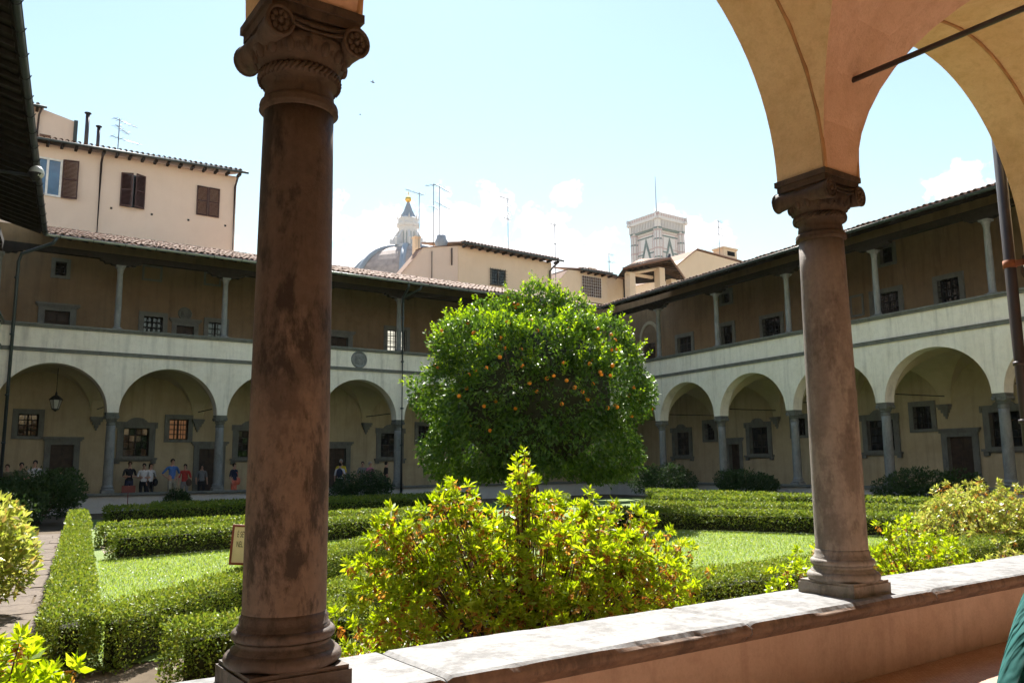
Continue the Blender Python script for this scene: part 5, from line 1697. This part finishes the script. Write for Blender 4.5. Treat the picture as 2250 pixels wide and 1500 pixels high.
# lawn notice
def text_obj(txt, size, loc, rot, mat, parent, name='lettering'):
    cu = bpy.data.curves.new(name, 'FONT')
    cu.body = txt
    cu.size = size
    cu.extrude = .001
    tmp = link(bpy.data.objects.new(name, cu))
    me = bpy.data.meshes.new_from_object(tmp.evaluated_get(bpy.context.evaluated_depsgraph_get()))
    bpy.data.objects.remove(tmp)
    me.materials.clear()
    me.materials.append(mat)
    o = bpy.data.objects.new(name, me)
    o.parent = parent
    o.location = loc
    o.rotation_euler = rot
    o.scale = (.44, 1, 1)
    return link(o)
sg = tag(empty('lawn_notice', (3.17, 9.72, 0)), 'cream notice board with maroon frame on the lawn beside the brown column', 'sign')
sg.rotation_euler = (0, rad(4), rad(-21))
b = MB(); b.box(-.28, .28, -.012, .012, .56, .96); b.build('board', M_SIGNBOARD, sg)
b = MB(); b.box(-.305, -.28, -.02, .02, .535, .985); b.box(.28, .305, -.02, .02, .535, .985); b.box(-.28, .28, -.02, .02, .535, .56); b.box(-.28, .28, -.02, .02, .96, .985); b.build('frame', M_SIGNFRAME, sg)
b = MB(); b.box(-.02, .02, .0125, .03, 0, .95); b.build('post', M_SIGNFRAME, sg)
for txt, xx, zz in (('\u00c9 SEVE', -.245, .845), ('NEL GI', -.245, .735), ('DI', -.12, .625)):
    text_obj(txt, .095, (xx, -.0135, zz), (PI / 2, 0, 0), M_INK, sg)
rs = tag(empty('red_notice', (5.85, 31.6, 0)), 'blank dark red notice board on a thin post before the far low wall', 'sign')
b = MB(); b.box(-.22, .22, -.015, .015, .82, 1.06); b.build('board', M_REDSIGN, rs)
b = MB(); b.tube([(0, .03, 0), (0, .03, 1.0)], .015, 6); b.build('post', M_REDSIGN, rs)
for i, (p, s_) in enumerate((((16.3, 34.6, 20.0), 1.0), ((23.9, 52.8, 26.9), .8))):
    o = tag(empty('bird', p), ('nearer' if i == 0 else 'smaller') + ' swallow flying right of the brown column', 'bird')
    b = MB()
    b.ball((0, 0, 0), .035 * s_, 8, 6, (2.6, 1, 1))
    b.f += []; 
    for sg_ in (-1, 1):
        b.face([(.03 * s_, 0, .01), (-.03 * s_, 0, .01), (-.10 * s_, sg_ * .17 * s_, .05 * s_), (-.04 * s_, sg_ * .1 * s_, .04 * s_)])
    b.face([(-.07 * s_, .012, 0), (-.07 * s_, -.012, 0), (-.15 * s_, -.03, 0), (-.12 * s_, 0, 0), (-.15 * s_, .03, 0)])
    b.build('body', M_IRON, o)

# ------------------------------------------------------------------ people
SKIN = plain('skin', (.48, .27, .19), 0.6, var=.05)
def cloth(name, col):
    mt = plain(name, col, .85, var=.12, scale=14)
    t = mt.node_tree
    bump(t, t.nodes['Principled BSDF'], tex_noise(t, 9, 3, .5, obj_vec(t, (1, 1, .45)), 1.2), .9, .05)   # folds
    return mt
CL = {k: cloth('cloth_' + k, v) for k, v in dict(blue=(.07, .16, .42), red=(.45, .05, .04), white=(.62, .6, .62), navy=(.025, .03, .06), black=(.015, .015, .018), khaki=(.32, .29, .22), grey=(.2, .2, .21), yellow=(.62, .46, .03), pink=(.5, .14, .26), coral=(.65, .16, .10), teal=(.0, .085, .082), brown=(.1, .06, .04), denim=(.08, .11, .18), olive=(.12, .12, .07)).items()}
HAIR = {k: plain('hair_' + k, v, .6, var=.2, scale=30) for k, v in dict(dark=(.02, .014, .01), brown=(.06, .035, .02), grey=(.35, .34, .33)).items()}
def person(label, loc, face, h, top, legs, hair, arms='down', bag=None, short=True):
    """one continuous skinned body; face = heading in degrees (0 looks along -Y)"""
    k = h / 1.75
    sk = {}
    V = {'pelvis': (0, 0, .94), 'spine': (0, .01, 1.12), 'chest': (0, .015, 1.32), 'neckb': (0, .01, 1.46), 'neck': (0, 0, 1.53), 'head': (0, -.012, 1.62), 'crown': (0, 0, 1.70)}
    R = {'pelvis': (.155, .115), 'spine': (.14, .10), 'chest': (.165, .115), 'neckb': (.10, .08), 'neck': (.052, .055), 'head': (.073, .092), 'crown': (.055, .07)}
    E = [('pelvis', 'spine'), ('spine', 'chest'), ('chest', 'neckb'), ('neckb', 'neck'), ('neck', 'head'), ('head', 'crown')]
    for s, nm in ((-1, 'l'), (1, 'r')):
        V[nm + 'hip'] = (s * .095, 0, .86); R[nm + 'hip'] = (.09, .095)
        V[nm + 'knee'] = (s * .105, -.015, .48); R[nm + 'knee'] = (.058, .062)
        V[nm + 'ank'] = (s * .11, .02, .09); R[nm + 'ank'] = (.04, .045)
        V[nm + 'toe'] = (s * .125, -.14, .035); R[nm + 'toe'] = (.042, .03)
        V[nm + 'sh'] = (s * .185, .01, 1.41); R[nm + 'sh'] = (.06, .06)
        if arms == 'down' or (arms == 'bag' and s < 0):
            V[nm + 'elb'] = (s * .25, .04, 1.13); V[nm + 'wri'] = (s * .255, -.06, .88); V[nm + 'hand'] = (s * .25, -.10, .79)
        elif arms == 'hip' or (arms == 'onehip' and s > 0):
            V[nm + 'elb'] = (s * .36, .1, 1.16); V[nm + 'wri'] = (s * .19, -.02, .99); V[nm + 'hand'] = (s * .13, -.09, .95)
        elif arms == 'onehip':
            V[nm + 'elb'] = (s * .25, .04, 1.13); V[nm + 'wri'] = (s * .255, -.06, .88); V[nm + 'hand'] = (s * .25, -.10, .79)
        else:   # folded in front / holding something
            V[nm + 'elb'] = (s * .25, -.02, 1.14); V[nm + 'wri'] = (s * .1, -.24, 1.13); V[nm + 'hand'] = (s * .03, -.29, 1.15)
        R[nm + 'elb'] = (.042, .042); R[nm + 'wri'] = (.029, .029); R[nm + 'hand'] = (.036, .024)
        E += [('pelvis', nm + 'hip'), (nm + 'hip', nm + 'knee'), (nm + 'knee', nm + 'ank'), (nm + 'ank', nm + 'toe'), ('chest', nm + 'sh'), (nm + 'sh', nm + 'elb'), (nm + 'elb', nm + 'wri'), (nm + 'wri', nm + 'hand')]
    V['nose'] = (0, -.105, 1.615); R['nose'] = (.013, .018); E.append(('head', 'nose'))
    names = list(V)
    me = bpy.data.meshes.new('body')
    me.from_pydata([V[n_] for n_ in names], [(names.index(a), names.index(c)) for a, c in E], [])
    ob = bpy.data.objects.new('body_rig', me)
    link(ob)
    md = ob.modifiers.new('skin', 'SKIN')
    md.use_smooth_shade = True
    sv_ = me.skin_vertices[0].data
    for i, n_ in enumerate(names):
        sv_[i].radius = R[n_]
        sv_[i].use_root = n_ == 'pelvis'
    sb = ob.modifiers.new('sub', 'SUBSURF'); sb.levels = 2; sb.render_levels = 2
    dg = bpy.context.evaluated_depsgraph_get()
    nm_ = bpy.data.meshes.new_from_object(ob.evaluated_get(dg))
    bpy.data.objects.remove(ob)
    nm_.name = 'body'
    nm_.materials.clear()
    for mt in (SKIN, CL[top], CL[legs], CL['black']): nm_.materials.append(mt)
    segs = []
    for a, c in E:
        j = 0
        if 'head' in (a, c) or 'crown' in (a, c) or c == 'neck': j = 0
        elif c.endswith('hand') or (c.endswith('wri') and short): j = 0
        elif c.endswith('toe'): j = 3
        elif c.endswith(('hip', 'knee', 'ank')): j = 2
        else: j = 1
        segs.append((np.array(V[a]), np.array(V[c]), j))
    for p in nm_.polygons:
        q = np.array(p.center)
        best, bj = 9, 1
        for a, c, j in segs:
            t = max(0, min(1, (q - a) @ (c - a) / ((c - a) @ (c - a))))
            dd = np.linalg.norm(q - a - t * (c - a))
            if dd < best: best, bj = dd, j
        if q[2] < .97 and bj == 1 and abs(q[0]) < .2: bj = 2
        p.material_index = bj
    root = tag(empty('person', loc), label, 'person', 'visitors in the far arcade')
    root.rotation_euler = (0, 0, rad(face))
    root.scale = (k, k, k)
    bo = bpy.data.objects.new('body', nm_); bo.parent = root; link(bo)
    b = MB()
    b.ball((0, .012, 1.665), .088, 14, 10, (.95, 1.1, 1.05))
    if hair == 'dark' and random.random() < .4: b.ball((0, .06, 1.57), .07, 10, 8, (1, .6, 1.4))
    hm = b.mesh('hair', HAIR[hair])
    # keep the face clear
    bm = bmesh.new(); bm.from_mesh(hm)
    bmesh.ops.delete(bm, geom=[v for v in bm.verts if v.co.y < -.045 and v.co.z < 1.69], context='VERTS')
    bm.to_mesh(hm); bm.free()
    ho = bpy.data.objects.new('hair', hm); ho.parent = root; link(ho)
    b = MB()
    for s in (-1, 1): b.ball((s * .03, -.088, 1.64), .011, 6, 4)
    b.build('eyes', CL['black'], root)
    if bag == 'backpack':
        b = MB(); b.ball((0, .2, 1.25), .17, 12, 8, (.95, .6, 1.35)); b.build('backpack', CL['navy'], root)
    elif bag:
        b = MB(); b.ball((.2, -.08, .92), .16, 12, 8, (.8, .6, 1.05)); b.tube([(.2, -.08, 1.02), (.1, -.1, 1.3), (-.1, 0, 1.46)], .012, 5); b.build('shoulder_bag', CL[bag], root)
    return root
FZ = FLOORZ
pp_ = [('person with brown top at the left end behind the ledge', 2.5, 1.3, -20, 1.66, 'olive', 'grey', 'brown', 'fold', None),
       ('person in dark sunglasses and olive top near the left corner', 2.95, 1.2, 10, 1.72, 'olive', 'denim', 'dark', 'fold', None),
       ('tall person in white shirt with dark vest beside the first door', 3.4, 1.3, -15, 1.8, 'white', 'black', 'dark', 'fold', None),
       ('person in a bright blue top low behind the dark bush', 4.2, .75, 60, 1.5, 'blue', 'denim', 'brown', 'down', None),
       ('person in black vest and white sleeves under the ornate window', 6.85, 2.0, 5, 1.74, 'black', 'navy', 'brown', 'fold', None),
       ('person in white shirt with folded arms under the ornate window', 7.38, 1.9, -10, 1.66, 'white', 'black', 'dark', 'fold', None),
       ('person in white shirt with a dark bag at the hip', 7.66, 2.0, 30, 1.66, 'white', 'black', 'dark', 'onehip', 'black'),
       ('person in blue shirt and khaki trousers with hands on hips', 8.42, 1.6, 15, 1.84, 'blue', 'khaki', 'dark', 'hip', None),
       ('person in red top with a brown bag beside the blue shirt', 8.95, 1.7, -25, 1.62, 'red', 'grey', 'dark', 'down', 'brown'),
       ('person in dark clothes standing in the second doorway', 9.95, 2.9, 0, 1.6, 'grey', 'black', 'dark', 'down', None),
       ('person in dark top carrying a coral bag left of the brown column', 11.0, 1.7, 35, 1.64, 'navy', 'coral', 'dark', 'down', 'coral'),
       ('person in yellow shirt right of the brown column', 15.9, 1.6, -40, 1.78, 'yellow', 'khaki', 'grey', 'fold', None),
       ('person in white shirt with navy backpack beside the yellow shirt', 15.6, 1.0, 150, 1.62, 'white', 'navy', 'dark', 'down', 'backpack'),
       ('person in pink top behind the dark bush', 17.4, 1.6, 20, 1.66, 'pink', 'grey', 'grey', 'fold', None),
       ('person in grey top beside the pink top', 17.1, 1.8, -30, 1.68, 'grey', 'black', 'dark', 'fold', None),
       ('person in black top in profile by the drainpipe', 18.25, 1.6, 80, 1.66, 'black', 'black', 'dark', 'down', None)]
for lb, s, d, f, h, t, l, hr, ar, bg_ in pp_:
    person(lb, FA(s, -d, FZ), f, h, t, l, hr, ar, bg_)
# visitor at the right edge, only the elbow of the teal jacket in view
tp = person('person in teal jacket at the right edge, elbow bent', (1.862, .627, FZ), 145, 1.52, 'teal', 'denim', 'brown', 'hip', None, False)
tp['group'] = 'visitor beside the camera'

# ------------------------------------------------------------------ the air between the garden and the far towers
hz = MB(); hz.box(-60, 340, -40, 340, -1.0, 99.0)
hz = hz.build('haze', M_DARK)
hm_ = bpy.data.materials.new('haze_air')
hm_.use_nodes = True
ht = hm_.node_tree
ht.nodes.clear()
ho_ = ht.nodes.new('ShaderNodeOutputMaterial')
pv = ht.nodes.new('ShaderNodeVolumePrincipled')
pv.inputs['Color'].default_value = (.86, .92, 1.0, 1)
pv.inputs['Density'].default_value = HAZE
pv.inputs['Anisotropy'].default_value = 0.0
ht.links.new(pv.outputs[0], ho_.inputs['Volume'])
hz.data.materials.clear()
hz.data.materials.append(hm_)
tag(hz, 'thin summer haze over the whole town', 'haze', kind='stuff')
